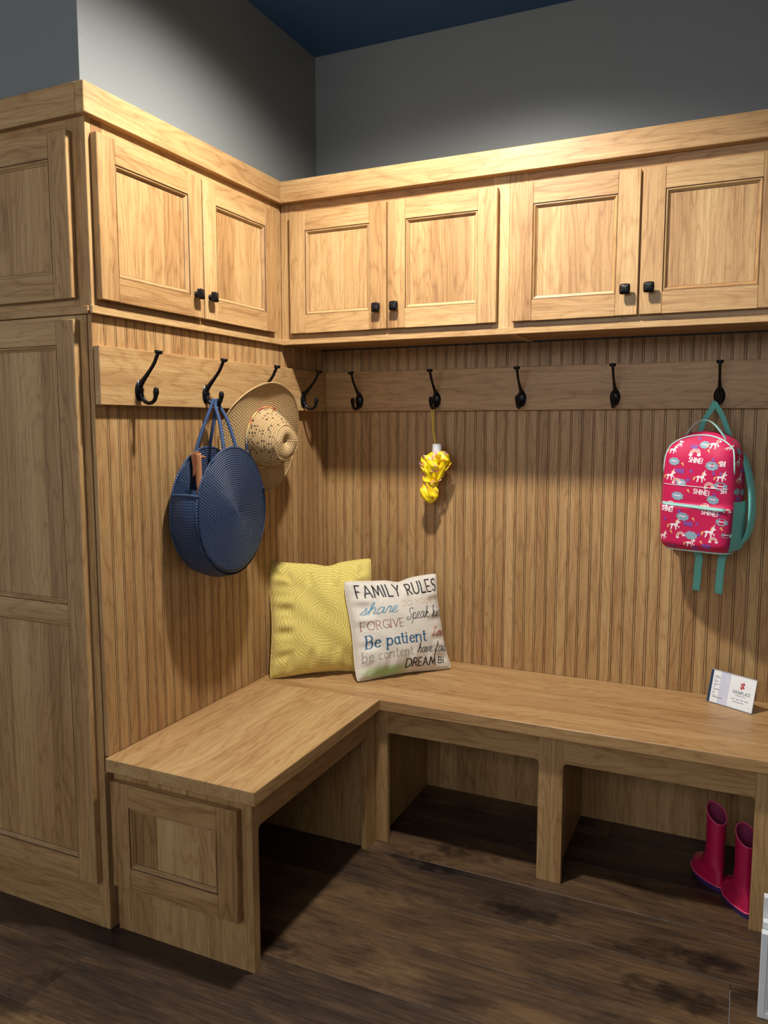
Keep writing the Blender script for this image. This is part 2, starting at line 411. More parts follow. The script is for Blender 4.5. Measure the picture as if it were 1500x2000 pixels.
# ------------------------------------------------------------------ bench
BG = 'bench tops'
board('bench_slab', 'thick wooden bench top of the left wing, over the panelled end', 'bench top', .0005, .456, -1.169, -.4785, .4447, .480, 'y', .62, BG)
board('bench_slab', 'long wooden bench top along the back wall under the cushions and card stand', 'bench top', .0005, 1.6, -.478, -.0005, .4447, .480, 'x', .52, BG)
def fillet(mb, x, z, sx, r, y0, y1, tone):
    pts = [(x, z)] + [(x+sx*(r-r*sin(a)), z-(r-r*cos(a))) for a in [PI/2*i/6 for i in range(7)]][::-1]
    n = len(pts); vs = [(p, y0, q) for p, q in pts]+[(p, y1, q) for p, q in pts]
    fs = [tuple(range(n)), tuple(range(n, 2*n))[::-1]]+[(i, (i+1) % n, n+(i+1) % n, n+i) for i in range(n)]
    mb.add(vs, fs, 'x', tone)
def bench_unit(label, loc, rz, W, D, op, sides, group, end=False):
    t = thing('bench_cabinet', label, 'bench', loc, rz, group)
    f = MB(); a, b = op; tn = .5
    f.box(0, a, 0, .019, 0, .4442, 'z', .5); f.box(b, W, 0, .019, 0, .4442, 'z', .62)
    f.box(a, b, 0, .019, .366, .4442, 'x', tn)
    fillet(f, a, .366, 1, .010, 0, .019, tn); fillet(f, b, .366, -1, .010, 0, .019, tn)
    f.build('face_frame', WOOD, t)
    for (x0, x1) in sides:
        s = MB(); s.box(x0, x1, .019, D-.013, 0, .444, 'z', .45); s.build('side_panel', WOOD, t)
    s = MB(); panel_face(s, sides[0][0], sides[-1][1], 0, .444, D-.012, .011, 8); s.build('back_panel', WOOD, t, recalc=False)
    return t
# right run: origin (.430,-.451); local = world shifted
bench_unit('open wooden bench cubby next to the inside corner, empty', (.4295, -.451, 0), 0, .5587, .450, (.0415, .523), [(-.006, .006), (.5455, .5577)], 'bench cubbies')
bench_unit('open wooden bench cubby holding the pink rain boots', (.9885, -.451, 0), 0, .5865, .450, (.0353, .5341), [(.001, .012), (.574, .5855)], 'bench cubbies')
# left wing: faces +x; local x -> world y, origin (.429, -1.142)
t = bench_unit('left bench wing with an empty opening and a framed panel on its end', (.4295, -1.142, 0), PI/2, .6908, .428, (.028, .624), [(.001, .012), (.638, .650)], 'bench cubbies')
e = MB()                       # end panel in the wing's local frame: world x = .4295 - y_local, world y = -1.142 + x_local
def wing(x0, x1, y0, y1, z0, z1, g, tone=None):  # world box -> local box
    gm = {'x': 'y', 'y': 'x', 'z': 'z'}[g]
    e.box(y0+1.142, y1+1.142, .4295-x1, .4295-x0, z0, z1, gm, tone)
cuts = [.001, .115, .235, .335, .409]
for a, b2, tn in zip(cuts[:-1], cuts[1:], (.42, .55, .38, .5)): wing(a, b2, -1.1415, -1.131, 0, .4442, 'z', tn)
e.build('end_panel', WOOD, t)
# framed decorative panel, built in a frame facing the camera: parent to the wing with its own rotation
mbd = MB()
def local_pts(mb):
    mb.v = [(y+1.142, .4295-x, z) for (x, y, z) in mb.v]
    mb.info = [(({0: (1, 0, 2), 2: (2, 0, 1)}[i[0][0]] if i[0][0] != 1 else (0, 1, 2)), i[1], i[2], i[3]) for i in mb.info]
    return mb
x0, x1, z0, z1, yf, yb, sw = .006, .3995, .132, .417, -1.162, -1.142, .060
T = [.25, .2, .45, .5]
mbd.box(x0, x0+sw, yf, yb, z0, z1, 'z', T[0], .0016); mbd.box(x1-sw, x1, yf, yb, z0, z1, 'z', T[1], .0016)
mbd.box(x0+sw, x1-sw, yf, yb, z0, z0+sw, 'x', T[2], .0006); mbd.box(x0+sw, x1-sw, yf, yb, z1-sw, z1, 'x', T[3], .0006)
ring(mbd, x0+sw, x1-sw, z0+sw, z1-sw, MOULD, yf, [T[2], T[1], T[3], T[0]])
d = local_pts(mbd).build('decorative_door', [WOOD, RECESS_BROWN], t)
p = MB(); panel_face(p, x0+sw+.008, x1-sw-.008, z0+sw+.008, z1-sw-.008, yf+.0100, .008, 4, tspread=.5)
local_pts(p).build('center_panel', WOOD, d)

# ------------------------------------------------------------------ coat hooks (local: mounted on y=0, pointing to -y)
def crom(P, n=8):
    P = [Vector(p) for p in P]; Q = [P[0]*2-P[1]]+P+[P[-1]*2-P[-2]]; out = []
    for i in range(1, len(Q)-2):
        for k in range(n):
            t = k/n; a, b, c, d = Q[i-1:i+3]
            out.append(.5*((2*b)+(c-a)*t+(2*a-5*b+4*c-d)*t*t+(-a+3*b-3*c+d)*t**3))
    out.append(P[-1]); return out
def hook_parts(t):
    p = MB()                     # leaf-shaped back plate
    def plate(u, v):
        a = 2*PI*u; r = v
        x = .0165*r*cos(a); z = .029*r*sin(a)
        if z > 0: x *= (1-.45*(z/.029)**2*r)
        return (x, -.0006-.0075*(1-r**2.6), z)
    p.grid(plate, 32, 10, wrap=True)
    p.ball((0, -.0085, .003), .0018, 8); p.ball((.0095, -.0062, .002), .0022, 8); p.ball((-.0095, -.0062, .002), .0022, 8)
    p.build('back_plate', BLACK, t)
    a = MB()
    pts = crom([(0, -.004, .014), (0, -.014, .026), (0, -.032, .045), (0, -.050, .066), (0, -.060, .084), (0, -.0655, .0935)], 8)
    n = len(pts); a.sweep(pts, [.0082-.0032*min(1, i/(n*.45)) for i in range(n)], 12, flat=(.80, 1.0, (1, 0, 0)))
    M = Matrix.Translation((0, -.067, .0945)) @ Matrix.Rotation(radians(8), 4, 'X')
    a.lathe([(.005, -.004), (.0092, -.0028), (.0104, 0), (.0104, .0046), (.0090, .0062), (.0060, .0056), (.004, .0044)], 24, M)
    a.build('upper_arm', BLACK, t)
    h = MB()
    pts = crom([(0, -.005, -.008), (0, -.012, -.022), (0, -.024, -.031), (0, -.038, -.032), (0, -.050, -.024), (0, -.0545, -.010), (0, -.0555, -.001)], 8)
    n = len(pts); h.sweep(pts, [.0070-.0022*sin(PI*min(1, i/n*1.1)) + (.0008 if i > n*.8 else 0) for i in range(n)], 12)
    h.ball((0, -.0556, .0015), .0068, 10)
    h.build('lower_hook', BLACK, t)
HG = 'black coat hooks'
hooks = [((.0195, -1.018, 1.4195), PI/2, 'black coat hook nearest the tall cabinet, nothing hanging on it'),
         ((.0195, -.740, 1.4195), PI/2, 'black coat hook holding the blue woven bag'),
         ((.0195, -.458, 1.4195), PI/2, 'black coat hook holding the straw hat'),
         ((.0195, -.186, 1.4195), PI/2, 'empty black coat hook beside the hat, last on the left wall before the corner'),
         ((.161, -.0195, 1.4195), 0, 'empty black coat hook on the back wall, first one right of the corner'),
         ((.4627, -.0195, 1.4195), 0, 'black coat hook holding the yellow folded umbrella'),
         ((.7665, -.0195, 1.4195), 0, 'empty black coat hook, next right of the umbrella hook'),
         ((1.0705, -.0195, 1.4195), 0, 'empty black coat hook, next left of the backpack hook'),
         ((1.377, -.0195, 1.4195), 0, 'black coat hook holding the pink backpack')]
h0 = None
for loc, rz, lab in hooks:
    if h0 is None:
        h0 = thing('coat_hook', lab, 'hook', loc, rz, HG); hook_parts(h0)
    else:
        o = h0.copy(); C.objects.link(o); o.location = loc; o.rotation_euler = (0, 0, rz); o['label'] = lab
        for ch in list(h0.children):
            c = ch.copy(); C.objects.link(c); c.parent = o
#@@A@@
# ------------------------------------------------------------------ soft goods helpers
def weave_mat(name, c_lo, c_hi, pitch, per=6, rows='r', stitch=.006, rough=.6, bd=.0022, holes=False):
    """braided straw: rows run round the centre (rows='r') or stack along the depth (rows='y')"""
    m, nt, b = new_mat(name)
    tc = N(nt, 'ShaderNodeTexCoord').outputs['Object']
    sx = N(nt, 'ShaderNodeSeparateXYZ'); L(nt, tc, sx.inputs[0]); X, Y, Z = sx.outputs
    wob = math_n(nt, 'MULTIPLY', math_n(nt, 'SUBTRACT', noise(nt, tc, 14, 2), .5), pitch*1.2)
    r = math_n(nt, 'SQRT', math_n(nt, 'ADD', math_n(nt, 'MULTIPLY', X, X), math_n(nt, 'MULTIPLY', Z, Z)))
    th = math_n(nt, 'ARCTAN2', Z, X)
    base = r if rows == 'r' else Y
    q = math_n(nt, 'DIVIDE', math_n(nt, 'ADD', math_n(nt, 'ADD', base, wob), math_n(nt, 'MULTIPLY', th, pitch/(2*PI)) if rows == 'r' else 10.0), pitch)
    fr = math_n(nt, 'FRACT', q); fl = math_n(nt, 'FLOOR', q)
    ridge = math_n(nt, 'SINE', math_n(nt, 'MULTIPLY', fr, PI))
    if rows == 'r': ph = math_n(nt, 'MULTIPLY', th, math_n(nt, 'MULTIPLY', fl, float(per)))
    else: ph = math_n(nt, 'MULTIPLY', th, 2*PI/stitch*.17)
    ph = math_n(nt, 'ADD', ph, math_n(nt, 'MULTIPLY', math_n(nt, 'ABSOLUTE', math_n(nt, 'SUBTRACT', fr, .5)), 5.0))
    st = math_n(nt, 'ADD', math_n(nt, 'MULTIPLY', math_n(nt, 'SINE', ph), .5), .5)
    h = math_n(nt, 'MULTIPLY', ridge, math_n(nt, 'ADD', math_n(nt, 'MULTIPLY', st, .6), .4))
    fib = noise(nt, vscale(nt, tc, (1, 1, 1)), 260, 3)
    f = math_n(nt, 'ADD', math_n(nt, 'MULTIPLY', h, .6), math_n(nt, 'MULTIPLY', fib, .45))
    col = ramp(nt, f, [(.15, c_lo), (.5, tuple((a+d)/2 for a, d in zip(c_lo, c_hi))), (.85, c_hi)])
    if holes:
        vo = N(nt, 'ShaderNodeTexVoronoi', feature='DISTANCE_TO_EDGE'); vo.inputs['Scale'].default_value = 62
        L(nt, tc, vo.inputs['Vector'])
        cbx = N(nt, 'ShaderNodeCombineXYZ'); L(nt, math_n(nt, 'MULTIPLY', th, 7.0), cbx.inputs[0]); L(nt, math_n(nt, 'MULTIPLY', Y, 88.0), cbx.inputs[1])
        v2 = N(nt, 'ShaderNodeTexVoronoi', feature='F1'); v2.inputs['Scale'].default_value = 1.0; v2.inputs['Randomness'].default_value = .55; L(nt, cbx.outputs[0], v2.inputs['Vector'])
        hole = ramp(nt, v2.outputs['Distance'], [(.27, (.05, .03, .02)), (.37, (1, 1, 1))])
        col = mix(nt, .9, col, mix(nt, 1., col, hole, 'MULTIPLY'))
    L(nt, col, b.inputs['Base Color']); b.inputs['Roughness'].default_value = rough
    b.inputs['Specular IOR Level'].default_value = .45
    bump(nt, h, b, .9, bd)
    return m
def fabric(name, col, scale=900, rough=.85, var=.10, bs=.15, sheen=.15):
    m, nt, b = new_mat(name); tc = N(nt, 'ShaderNodeTexCoord').outputs['Object']
    n1 = noise(nt, vscale(nt, tc, (1, 1, .25)), scale, 2); n2 = noise(nt, vscale(nt, tc, (.25, 1, 1)), scale, 2)
    f = math_n(nt, 'MULTIPLY', math_n(nt, 'ADD', n1, n2), .5)
    L(nt, ramp(nt, f, [(.35, tuple(c*(1-var) for c in col)), (.65, tuple(min(1, c*(1+var)) for c in col))]), b.inputs['Base Color'])
    b.inputs['Roughness'].default_value = rough; b.inputs['Sheen Weight'].default_value = sheen
    b.inputs['Specular IOR Level'].default_value = .25
    bump(nt, f, b, bs, .001); return m
def flat(name, col, rough=.6): return plain(name, col, rough)

def arc(cx, cy, rx, ry, a0, a1, n=16):
    return [(cx+rx*cos(radians(a0+(a1-a0)*i/n)), cy+ry*sin(radians(a0+(a1-a0)*i/n))) for i in range(n+1)]
def cr2(P, n=6): return [(p.x, p.y) for p in crom([(a, b, 0) for a, b in P], n)]
GLY = {
 'A': (.70, [[(0, 0), (.33, 1), (.66, 0)], [(.10, .34), (.56, .34)]]),
 'B': (.55, [[(0, 0), (0, 1)], [(0, 1)]+arc(.22, .76, .22, .24, 90, -90)+[(0, .52)], [(0, .52)]+arc(.24, .26, .25, .26, 90, -90)+[(0, 0)]]),
 'C': (.66, [arc(.36, .5, .36, .5, 50, 310)]),
 'D': (.66, [[(0, 0), (0, 1)], [(0, 1)]+arc(.2, .5, .42, .5, 90, -90)+[(0, 0)]]),
 'E': (.50, [[(0, 0), (0, 1)], [(0, 1), (.42, 1)], [(0, .45), (.36, .45)], [(0, 0), (.42, 0)]]),
 'F': (.50, [[(0, 0), (0, 1)], [(0, 1), (.45, 1)], [(0, .5), (.36, .5)]]),
 'G': (.72, [arc(.36, .5, .36, .5, 45, 345), [(.42, .42), (.70, .42), (.70, .12)]]),
 'H': (.62, [[(0, 0), (0, 1)], [(.56, 0), (.56, 1)], [(0, .5), (.56, .5)]]),
 'I': (.14, [[(0, 0), (0, 1)]]),
 'L': (.50, [[(0, 1), (0, 0), (.44, 0)]]),
 'M': (.84, [[(0, 0), (.10, 1), (.40, .15), (.70, 1), (.80, 0)]]),
 'N': (.66, [[(0, 0), (0, 1), (.58, 0), (.58, 1)]]),
 'O': (.78, [arc(.37, .5, .37, .5, 0, 360, 26)]),
 'P': (.54, [[(0, 0), (0, 1)], [(0, 1)]+arc(.22, .74, .24, .26, 90, -90)+[(0, .48)]]),
 'R': (.60, [[(0, 0), (0, 1)], [(0, 1)]+arc(.22, .74, .24, .26, 90, -90)+[(0, .48)], [(.20, .48), (.52, 0)]]),
 'S': (.52, [cr2([(.42, .86), (.24, 1), (.04, .82), (.12, .58), (.36, .44), (.42, .18), (.22, 0), (0, .14)])]),
 'T': (.56, [[(.27, 0), (.27, 1)], [(0, 1), (.54, 1)]]),
 'U': (.62, [[(0, 1), (0, .3)]+arc(.27, .28, .27, .28, 180, 360)+[(.54, 1)]]),
 'V': (.64, [[(0, 1), (.30, 0), (.60, 1)]]),
 'W': (.92, [[(0, 1), (.22, 0), (.43, .9), (.64, 0), (.86, 1)]]),
 'Y': (.62, [[(0, 1), (.29, .48), (.58, 1)], [(.29, .48), (.29, 0)]]),
 '!': (.20, [[(.05, .3), (.05, 1)], [(.05, 0), (.05, .1)]]),
 'a': (.50, [arc(.22, .29, .21, .29, 60, 420, 20), [(.42, .58), (.42, .10), (.50, 0)]]),
 'b': (.50, [[(0, 1), (0, 0)], arc(.21, .29, .22, .29, 170, -170, 20)]),
 'c': (.44, [arc(.22, .29, .22, .29, 45, 315)]),
 'e': (.46, [[(.02, .32), (.42, .34)]+arc(.22, .29, .21, .29, 10, 320)]),
 'f': (.34, [cr2([(.40, .90), (.30, 1.0), (.18, .86), (.14, .5), (.14, 0)]), [(0, .58), (.32, .58)]]),
 'h': (.50, [[(0, 0), (0, 1)], cr2([(0, .36), (.14, .56), (.32, .56), (.42, .40), (.42, 0)])]),
 'i': (.18, [[(.02, .58), (.02, 0)], [(.02, .78), (.02, .84)]]),
 'k': (.46, [[(0, 0), (0, 1)], [(.36, .58), (.02, .26)], [(.12, .34), (.40, 0)]]),
 'n': (.50, [[(0, 0), (0, .58)], cr2([(0, .36), (.14, .56), (.32, .56), (.42, .40), (.42, 0)])]),
 'o': (.50, [arc(.23, .29, .23, .29, 0, 360, 20)]),
 'p': (.50, [[(0, .58), (0, -.32)], arc(.21, .29, .22, .29, 170, -170, 20)]),
 'r': (.34, [[(0, 0), (0, .58)], cr2([(0, .34), (.10, .52), (.22, .59), (.30, .55)])]),
 's': (.38, [cr2([(.30, .50), (.16, .60), (.02, .46), (.14, .32), (.28, .18), (.16, 0), (0, .08)])]),
 't': (.32, [[(.12, .82), (.12, .12), (.20, 0), (.30, .04)], [(0, .58), (.28, .58)]]),
 'v': (.44, [[(0, .58), (.20, 0), (.40, .58)]]),
}
# joined handwriting: entry and exit strokes run into the next letter
SCR = {
 's': (.36, [cr2([(-.06, .05), (.12, .34), (.20, .60), (.26, .30), (.18, .02), (.02, .06), (.18, .0), (.36, .10)])]),
 'h': (.50, [cr2([(-.04, .08), (.14, .6), (.20, 1.0), (.10, 1.02), (.08, .5), (.08, 0)]), cr2([(.08, .30), (.24, .58), (.36, .50), (.36, .06), (.52, .08)])]),
 'a': (.52, [cr2([(.36, .52), (.16, .58), (.02, .28), (.12, 0), (.30, .14), (.38, .56), (.38, .08), (.54, .08)])]),
 'r': (.38, [cr2([(-.02, .08), (.08, .5), (.12, .66), (.16, .54), (.30, .56), (.26, .1), (.40, .08)])]),
 'e': (.40, [cr2([(-.02, .10), (.20, .30), (.28, .52), (.14, .60), (.04, .28), (.14, 0), (.42, .12)])]),
 'S': (.60, [cr2([(.60, .92), (.44, 1.06), (.22, .92), (.30, .62), (.44, .34), (.30, .02), (.02, .02), (.0, .20), (.16, .22)])]),
 'p': (.46, [cr2([(-.02, .1), (.08, .58), (.05, .1), (0, -.42)]), cr2([(.02, .2), (.18, .58), (.36, .44), (.28, .06), (.10, .04), (.30, .0), (.48, .1)])]),
 'k': (.48, [cr2([(-.02, .08), (.16, .6), (.22, 1.0), (.12, 1.0), (.08, .5), (.06, 0)]), cr2([(.08, .28), (.28, .56), (.30, .40), (.10, .28), (.32, .02), (.48, .08)])]),
 'i': (.26, [cr2([(-.02, .08), (.10, .56), (.08, .1), (.14, 0), (.28, .10)]), [(.14, .76), (.16, .82)]]),
 'n': (.50, [cr2([(0, 0), (.04, .54), (.06, .3), (.24, .58), (.34, .46), (.34, .06), (.50, .08)])]),
 'v': (.42, [cr2([(-.02, .4), (.06, .56), (.14, .0), (.34, .5), (.30, .58), (.44, .5)])]),
 'f': (.36, [cr2([(-.04, .08), (.18, .6), (.26, 1.02), (.16, 1.0), (.08, .3), (.0, -.40), (.12, -.36), (.10, .0), (.36, .12)])]),
 't': (.30, [cr2([(-.02, .08), (.12, .5), (.18, .86), (.10, .14), (.18, .0), (.30, .1)]), [(0, .58), (.30, .62)]]),
 'o': (.44, [cr2([(.22, .58), (.02, .30), (.14, 0), (.34, .22), (.24, .56), (.30, .46), (.46, .5)])]),
 'L': (.62, [cr2([(.46, .86), (.34, 1.0), (.20, .7), (.14, .2), (.02, .04), (.14, .02), (.34, .08), (.62, .0)])]),
}
def serifs(ch, st):
    out = []
    for s_ in st:
        for p, q in ((s_[0], s_[1]), (s_[-1], s_[-2])):
            if abs(p[0]-q[0]) < .02 and abs(p[1]-q[1]) > .2: out.append([(p[0]-.08, p[1]), (p[0]+.08, p[1])])
    return out
def text_strokes(txt, x, y, h, style='sans', gap=.14, sx=1., slant=0.):
    res = []; cx = 0
    for ch in txt:
        if ch == ' ': cx += .38; continue
        w, st = (SCR if style == 'script' and ch in SCR else GLY)[ch]
        if style == 'serif': st = st + serifs(ch, st)
        for s_ in st: res.append([(x+(cx+a+slant*b)*h*sx, y+b*h) for a, b in s_])
        cx += w + (0 if style == 'script' else gap)
    return res, cx*h*sx
def ribbon(mb, strokes, wd, fn, mi, contrast=0., step=.0025):
    """strokes in surface units -> thin ribbons laid on the surface fn(x, z)"""
    for s_ in strokes:
        P = []
        for a, b in zip(s_[:-1], s_[1:]):
            n = max(1, int(math.hypot(b[0]-a[0], b[1]-a[1])/step))
            P += [(a[0]+(b[0]-a[0])*k/n, a[1]+(b[1]-a[1])*k/n) for k in range(n)]
        P.append(s_[-1]); vs = []; n = len(P)
        if n < 2: continue
        for i in range(n):
            a, b = P[max(0, i-1)], P[min(n-1, i+1)]
            dx, dy = b[0]-a[0], b[1]-a[1]; l = math.hypot(dx, dy) or 1e-9
            w_ = wd*.5*((1-contrast)+contrast*abs(dy)/l)
            ex = (-wd*.3 if i == 0 else (wd*.3 if i == n-1 else 0))
            px, pz = P[i][0]+dx/l*ex, P[i][1]+dy/l*ex
            vs.append(fn(px-dy/l*w_, pz+dx/l*w_)); vs.append(fn(px+dy/l*w_, pz-dx/l*w_))
        mb.add(vs, [(2*i, 2*i+1, 2*i+3, 2*i+2) for i in range(n-1)], mi=mi, smooth=True)
def poly(mb, pts, fn, mi):
    mb.add([fn(*p) for p in pts], [tuple(range(len(pts)))], mi=mi)

# ------------------------------------------------------------------ cushions
def hsh(a, b, s_=0):
    return sin(a*12.9898+b*78.233+s_*37.7)
def make_pillow(W, H, T, seed, pinch=.10, wr=.004):
    rnd = random.Random(seed); waves = [(rnd.uniform(3, 13), rnd.uniform(3, 13), rnd.uniform(0, 6.28), rnd.uniform(.2, 1)) for _ in range(7)]
    def P(u, v, side=-1, off=0):           # u,v in -1..1
        ax = 1-pinch*(1-v*v)**1.0 ; az = 1-pinch*(1-u*u)**1.0
        rc = 1-.055*abs(u*v)**5; x = u*W/2*ax*rc; z = v*H/2*az*rc - .010*math.exp(-((u-.15)/.18)**2)*max(0, v)**3
        e = max(0, (1-abs(u)**2.6)*(1-abs(v)**2.6))
        t = T/2*e**.52
        wv = sum(a*sin(fu*u+fv*v+ph) for fu, fv, ph, a in waves)*wr*.35
        edge = max(0, max(abs(u), abs(v))-.55)/.45
        cr = wr*edge*(1-edge)*4*(sin(17*(u if abs(v) > abs(u) else v)+seed)+.5*sin(31*(u if abs(v) > abs(u) else v)+seed*2))
        rim = .010*(1-e)*sin(3.1*(u-v)+seed)+.006*sin(5*u*v+seed)
        return Vector((x, side*(t+(wv+cr)*e**.3+off)+rim*.6, z+H/2))
    return P
def pillow_mesh(mb, P, n=56):
    for sd in (-1, 1): mb.grid(lambda u, v: P(u*2-1, v*2-1, sd), n, n, mi=0)
    # piped seam round the edge
    ring_ = [(t, -1) for t in [i/40*2-1 for i in range(40)]]+[(1, i/40*2-1) for i in range(40)]+[(1-i/40*2, 1) for i in range(40)]+[(-1, 1-i/40*2) for i in range(41)]
    mb.sweep([P(u, v, -1) for u, v in ring_], .0016, 6, caps=False)
def yellow_fabric():
    m, nt, b = new_mat('yellow_petal_fabric'); tc = N(nt, 'ShaderNodeTexCoord').outputs['Object']
    sx = N(nt, 'ShaderNodeSeparateXYZ'); L(nt, tc, sx.inputs[0])
    X = math_n(nt, 'ADD', sx.outputs[0], -.01); Z = math_n(nt, 'ADD', sx.outputs[2], -.205)
    r = math_n(nt, 'SQRT', math_n(nt, 'ADD', math_n(nt, 'MULTIPLY', X, X), math_n(nt, 'MULTIPLY', Z, Z)))
    th = math_n(nt, 'ARCTAN2', Z, X)
    fz = noise(nt, tc, 900, 2); wn = noise(nt, tc, 24, 3)
    q = math_n(nt, 'DIVIDE', math_n(nt, 'ADD', r, math_n(nt, 'MULTIPLY', math_n(nt, 'SUBTRACT', wn, .5), .026)), .0088)
    i_ = math_n(nt, 'FLOOR', q); fr = math_n(nt, 'SUBTRACT', math_n(nt, 'FRACT', q), .5)
    n_ = math_n(nt, 'ADD', math_n(nt, 'MULTIPLY', i_, 10.0), 5.0)
    an = math_n(nt, 'ADD', math_n(nt, 'MULTIPLY', math_n(nt, 'DIVIDE', th, 2*PI), n_), math_n(nt, 'ADD', math_n(nt, 'MULTIPLY', i_, .37), math_n(nt, 'MULTIPLY', wn, 1.6)))
    fa = math_n(nt, 'SUBTRACT', math_n(nt, 'FRACT', an), .5)
    d = math_n(nt, 'SQRT', math_n(nt, 'ADD', math_n(nt, 'POWER', math_n(nt, 'ABSOLUTE', math_n(nt, 'MULTIPLY', fr, 2.05)), 2.4), math_n(nt, 'POWER', math_n(nt, 'ABSOLUTE', math_n(nt, 'MULTIPLY', fa, 2.25)), 2.0)))
    d = math_n(nt, 'ADD', d, math_n(nt, 'MULTIPLY', math_n(nt, 'SUBTRACT', fz, .5), .5))
    L(nt, ramp(nt, d, [(.62, lin(196, 168, 68)), (.86, lin(206, 180, 84)), (1.0, lin(232, 217, 140))]), b.inputs['Base Color'])
    b.inputs['Roughness'].default_value = .9; b.inputs['Sheen Weight'].default_value = .2; b.inputs['Specular IOR Level'].default_value = .2
    bump(nt, fz, b, .25, .001); return m
P = make_pillow(.384, .412, .125, 3, .11, .006)
mb = MB(); pillow_mesh(mb, P)
o = mb.build('cushion', yellow_fabric())
o.location = (.187, -.346, .474); o.rotation_euler = (-.27, 0, -.93+PI/2)
tag(o, 'yellow petal-patterned square cushion leaning in the bench corner behind the lettered one', 'cushion')

LINEN = fabric('cream_linen', lin(214, 205, 190), 700, var=.14)
INK = [flat('ink_black', lin(28, 27, 30)), flat('ink_blue', lin(38, 92, 128)), flat('ink_light_blue', lin(72, 140, 172)),
       flat('ink_tan', lin(212, 184, 146)), flat('ink_brown_red', lin(150, 92, 82)), flat('ink_red', lin(190, 52, 52)),
       flat('ink_grey', lin(148, 140, 130)), flat('ink_green', lin(176, 200, 138))]
PW2, PH2 = .370, .350
P = make_pillow(PW2, PH2, .11, 11, .085, .0045)
def on_pillow(x, z):
    u = max(-1, min(1, x/(PW2/2))); v = max(-1, min(1, (z-PH2/2)/(PH2/2)))
    return P(u*1.0, v, -1, .0009)
mb = MB(); pillow_mesh(mb, P)
def word(txt, x0, x1, y, h, style, wd, mi, contrast=0, slant=0., gap=.14):
    _, w_ = text_strokes(txt, 0, 0, h, style, gap)
    st, _ = text_strokes(txt, x0, y, h, style, gap, (x1-x0)/w_, slant)
    ribbon(mb, st, wd, on_pillow, mi, contrast)
word('FAMILY RULES', -.153, .175, .283, .047, 'sans', .0050, 1)
word('share', -.155, -.022, .222, .040, 'script', .0026, 3, .3, .35)
word('DO YOUR B', .006, .170, .243, .020, 'sans', .0016, 4, .3)
word('Speak kin', .012, .172, .190, .040, 'script', .0020, 1, .3, .3)
word('FORGIVE', -.162, .005, .168, .030, 'serif', .0028, 5, .5)
word('Be patient', -.150, .090, .106, .043, 'serif', .0056, 2, .55)
word('Lov', .112, .170, .122, .032, 'script', .0024, 6, .3, .3)
word('be content', -.165, .030, .062, .034, 'serif', .0024, 7, .5)
word('have', .042, .105, .066, .032, 'script', .0022, 1, .4, .3)
word('fait', .118, .172, .066, .034, 'script', .0022, 1, .4, .3)
word('DREAM', -.004, .120, .018, .030, 'sans', .0042, 1, .2, .12)
word('BI', .130, .160, .024, .022, 'sans', .0030, 1, .2, .12)
o = mb.build('cushion', [LINEN]+INK, recalc=False)
o.location = (.434, -.229, .476); o.rotation_euler = (-.34, 0, -.709+PI/2)
tag(o, 'cream linen cushion printed with FAMILY RULES lettering, in front of the yellow one', 'cushion')
# soft green wash printed along the lower left of the linen cushion
nt = LINEN.node_tree; bs = nt.nodes['Principled BSDF']; src = bs.inputs['Base Color'].links[0].from_socket
tc = N(nt, 'ShaderNodeTexCoord').outputs['Object']; sx = N(nt, 'ShaderNodeSeparateXYZ'); L(nt, tc, sx.inputs[0])
gx = math_n(nt, 'SUBTRACT', 1.0, math_n(nt, 'POWER', math_n(nt, 'ABSOLUTE', math_n(nt, 'DIVIDE', math_n(nt, 'ADD', sx.outputs[0], .075), .095)), 2.5))
gz = math_n(nt, 'SUBTRACT', 1.0, math_n(nt, 'POWER', math_n(nt, 'ABSOLUTE', math_n(nt, 'DIVIDE', math_n(nt, 'ADD', sx.outputs[2], -.028), .022)), 2.0))
gm = math_n(nt, 'MULTIPLY', math_n(nt, 'MAXIMUM', gx, 0.0), math_n(nt, 'MAXIMUM', gz, 0.0))
L(nt, mix(nt, math_n(nt, 'MULTIPLY', gm, .9), src, lin(150, 186, 110)), bs.inputs['Base Color'])

# ------------------------------------------------------------------ blue woven bag on the second hook
NAVY = weave_mat('navy_straw', lin(8, 18, 38), lin(54, 84, 126), .0062, 5, 'r', rough=.42, bd=.003)
NAVY2 = weave_mat('navy_straw_side', lin(12, 24, 48), lin(48, 76, 116), .0048, 4, 'y', .0075, rough=.5)
ROPE = plain('navy_cord', lin(34, 60, 100), .6, bmp=(420, .7, .003))
TAN = plain('tan_leather', lin(176, 118, 76), .5)
t = thing('straw_bag', 'navy blue round woven bag hanging by rope handles on the left wall', 'bag', (.0, -.757, 1.083), PI/2)
RY, RZ, XB, XF = .166, .184, .030, .122
def disc_mesh(yc, dome, sgn):
    mb = MB()
    def f(u, v):
        a = 2*PI*u; r = v
        low = max(0, -sin(a))**2
        lip = .010*max(0, (r-.93)/.07)**2*(1 if sgn < 0 else 0)*low
        wob = .004*sin(2*a+1)*r*r
        return (RY*r*cos(a), yc+sgn*(dome*(1-r*r)-lip)+wob, RZ*r*sin(a))
    mb.grid(f, 96, 26, wrap=True)
    mb.grid(lambda u, v: tuple(Vector(f(u, v))+Vector((0, -sgn*.004, 0))), 96, 26, wrap=True)
    mb.sweep([Vector(f(i/96, 1))+Vector((0, -sgn*.002, 0)) for i in range(97)], .0034, 8, caps=False)
    return mb
disc_mesh(-XB, .004, 1).build('back_side', NAVY, t)
disc_mesh(-XF, .014, -1).build('front_side', NAVY, t)
g = MB(); A0, A1 = PI-.30, 2*PI+.30
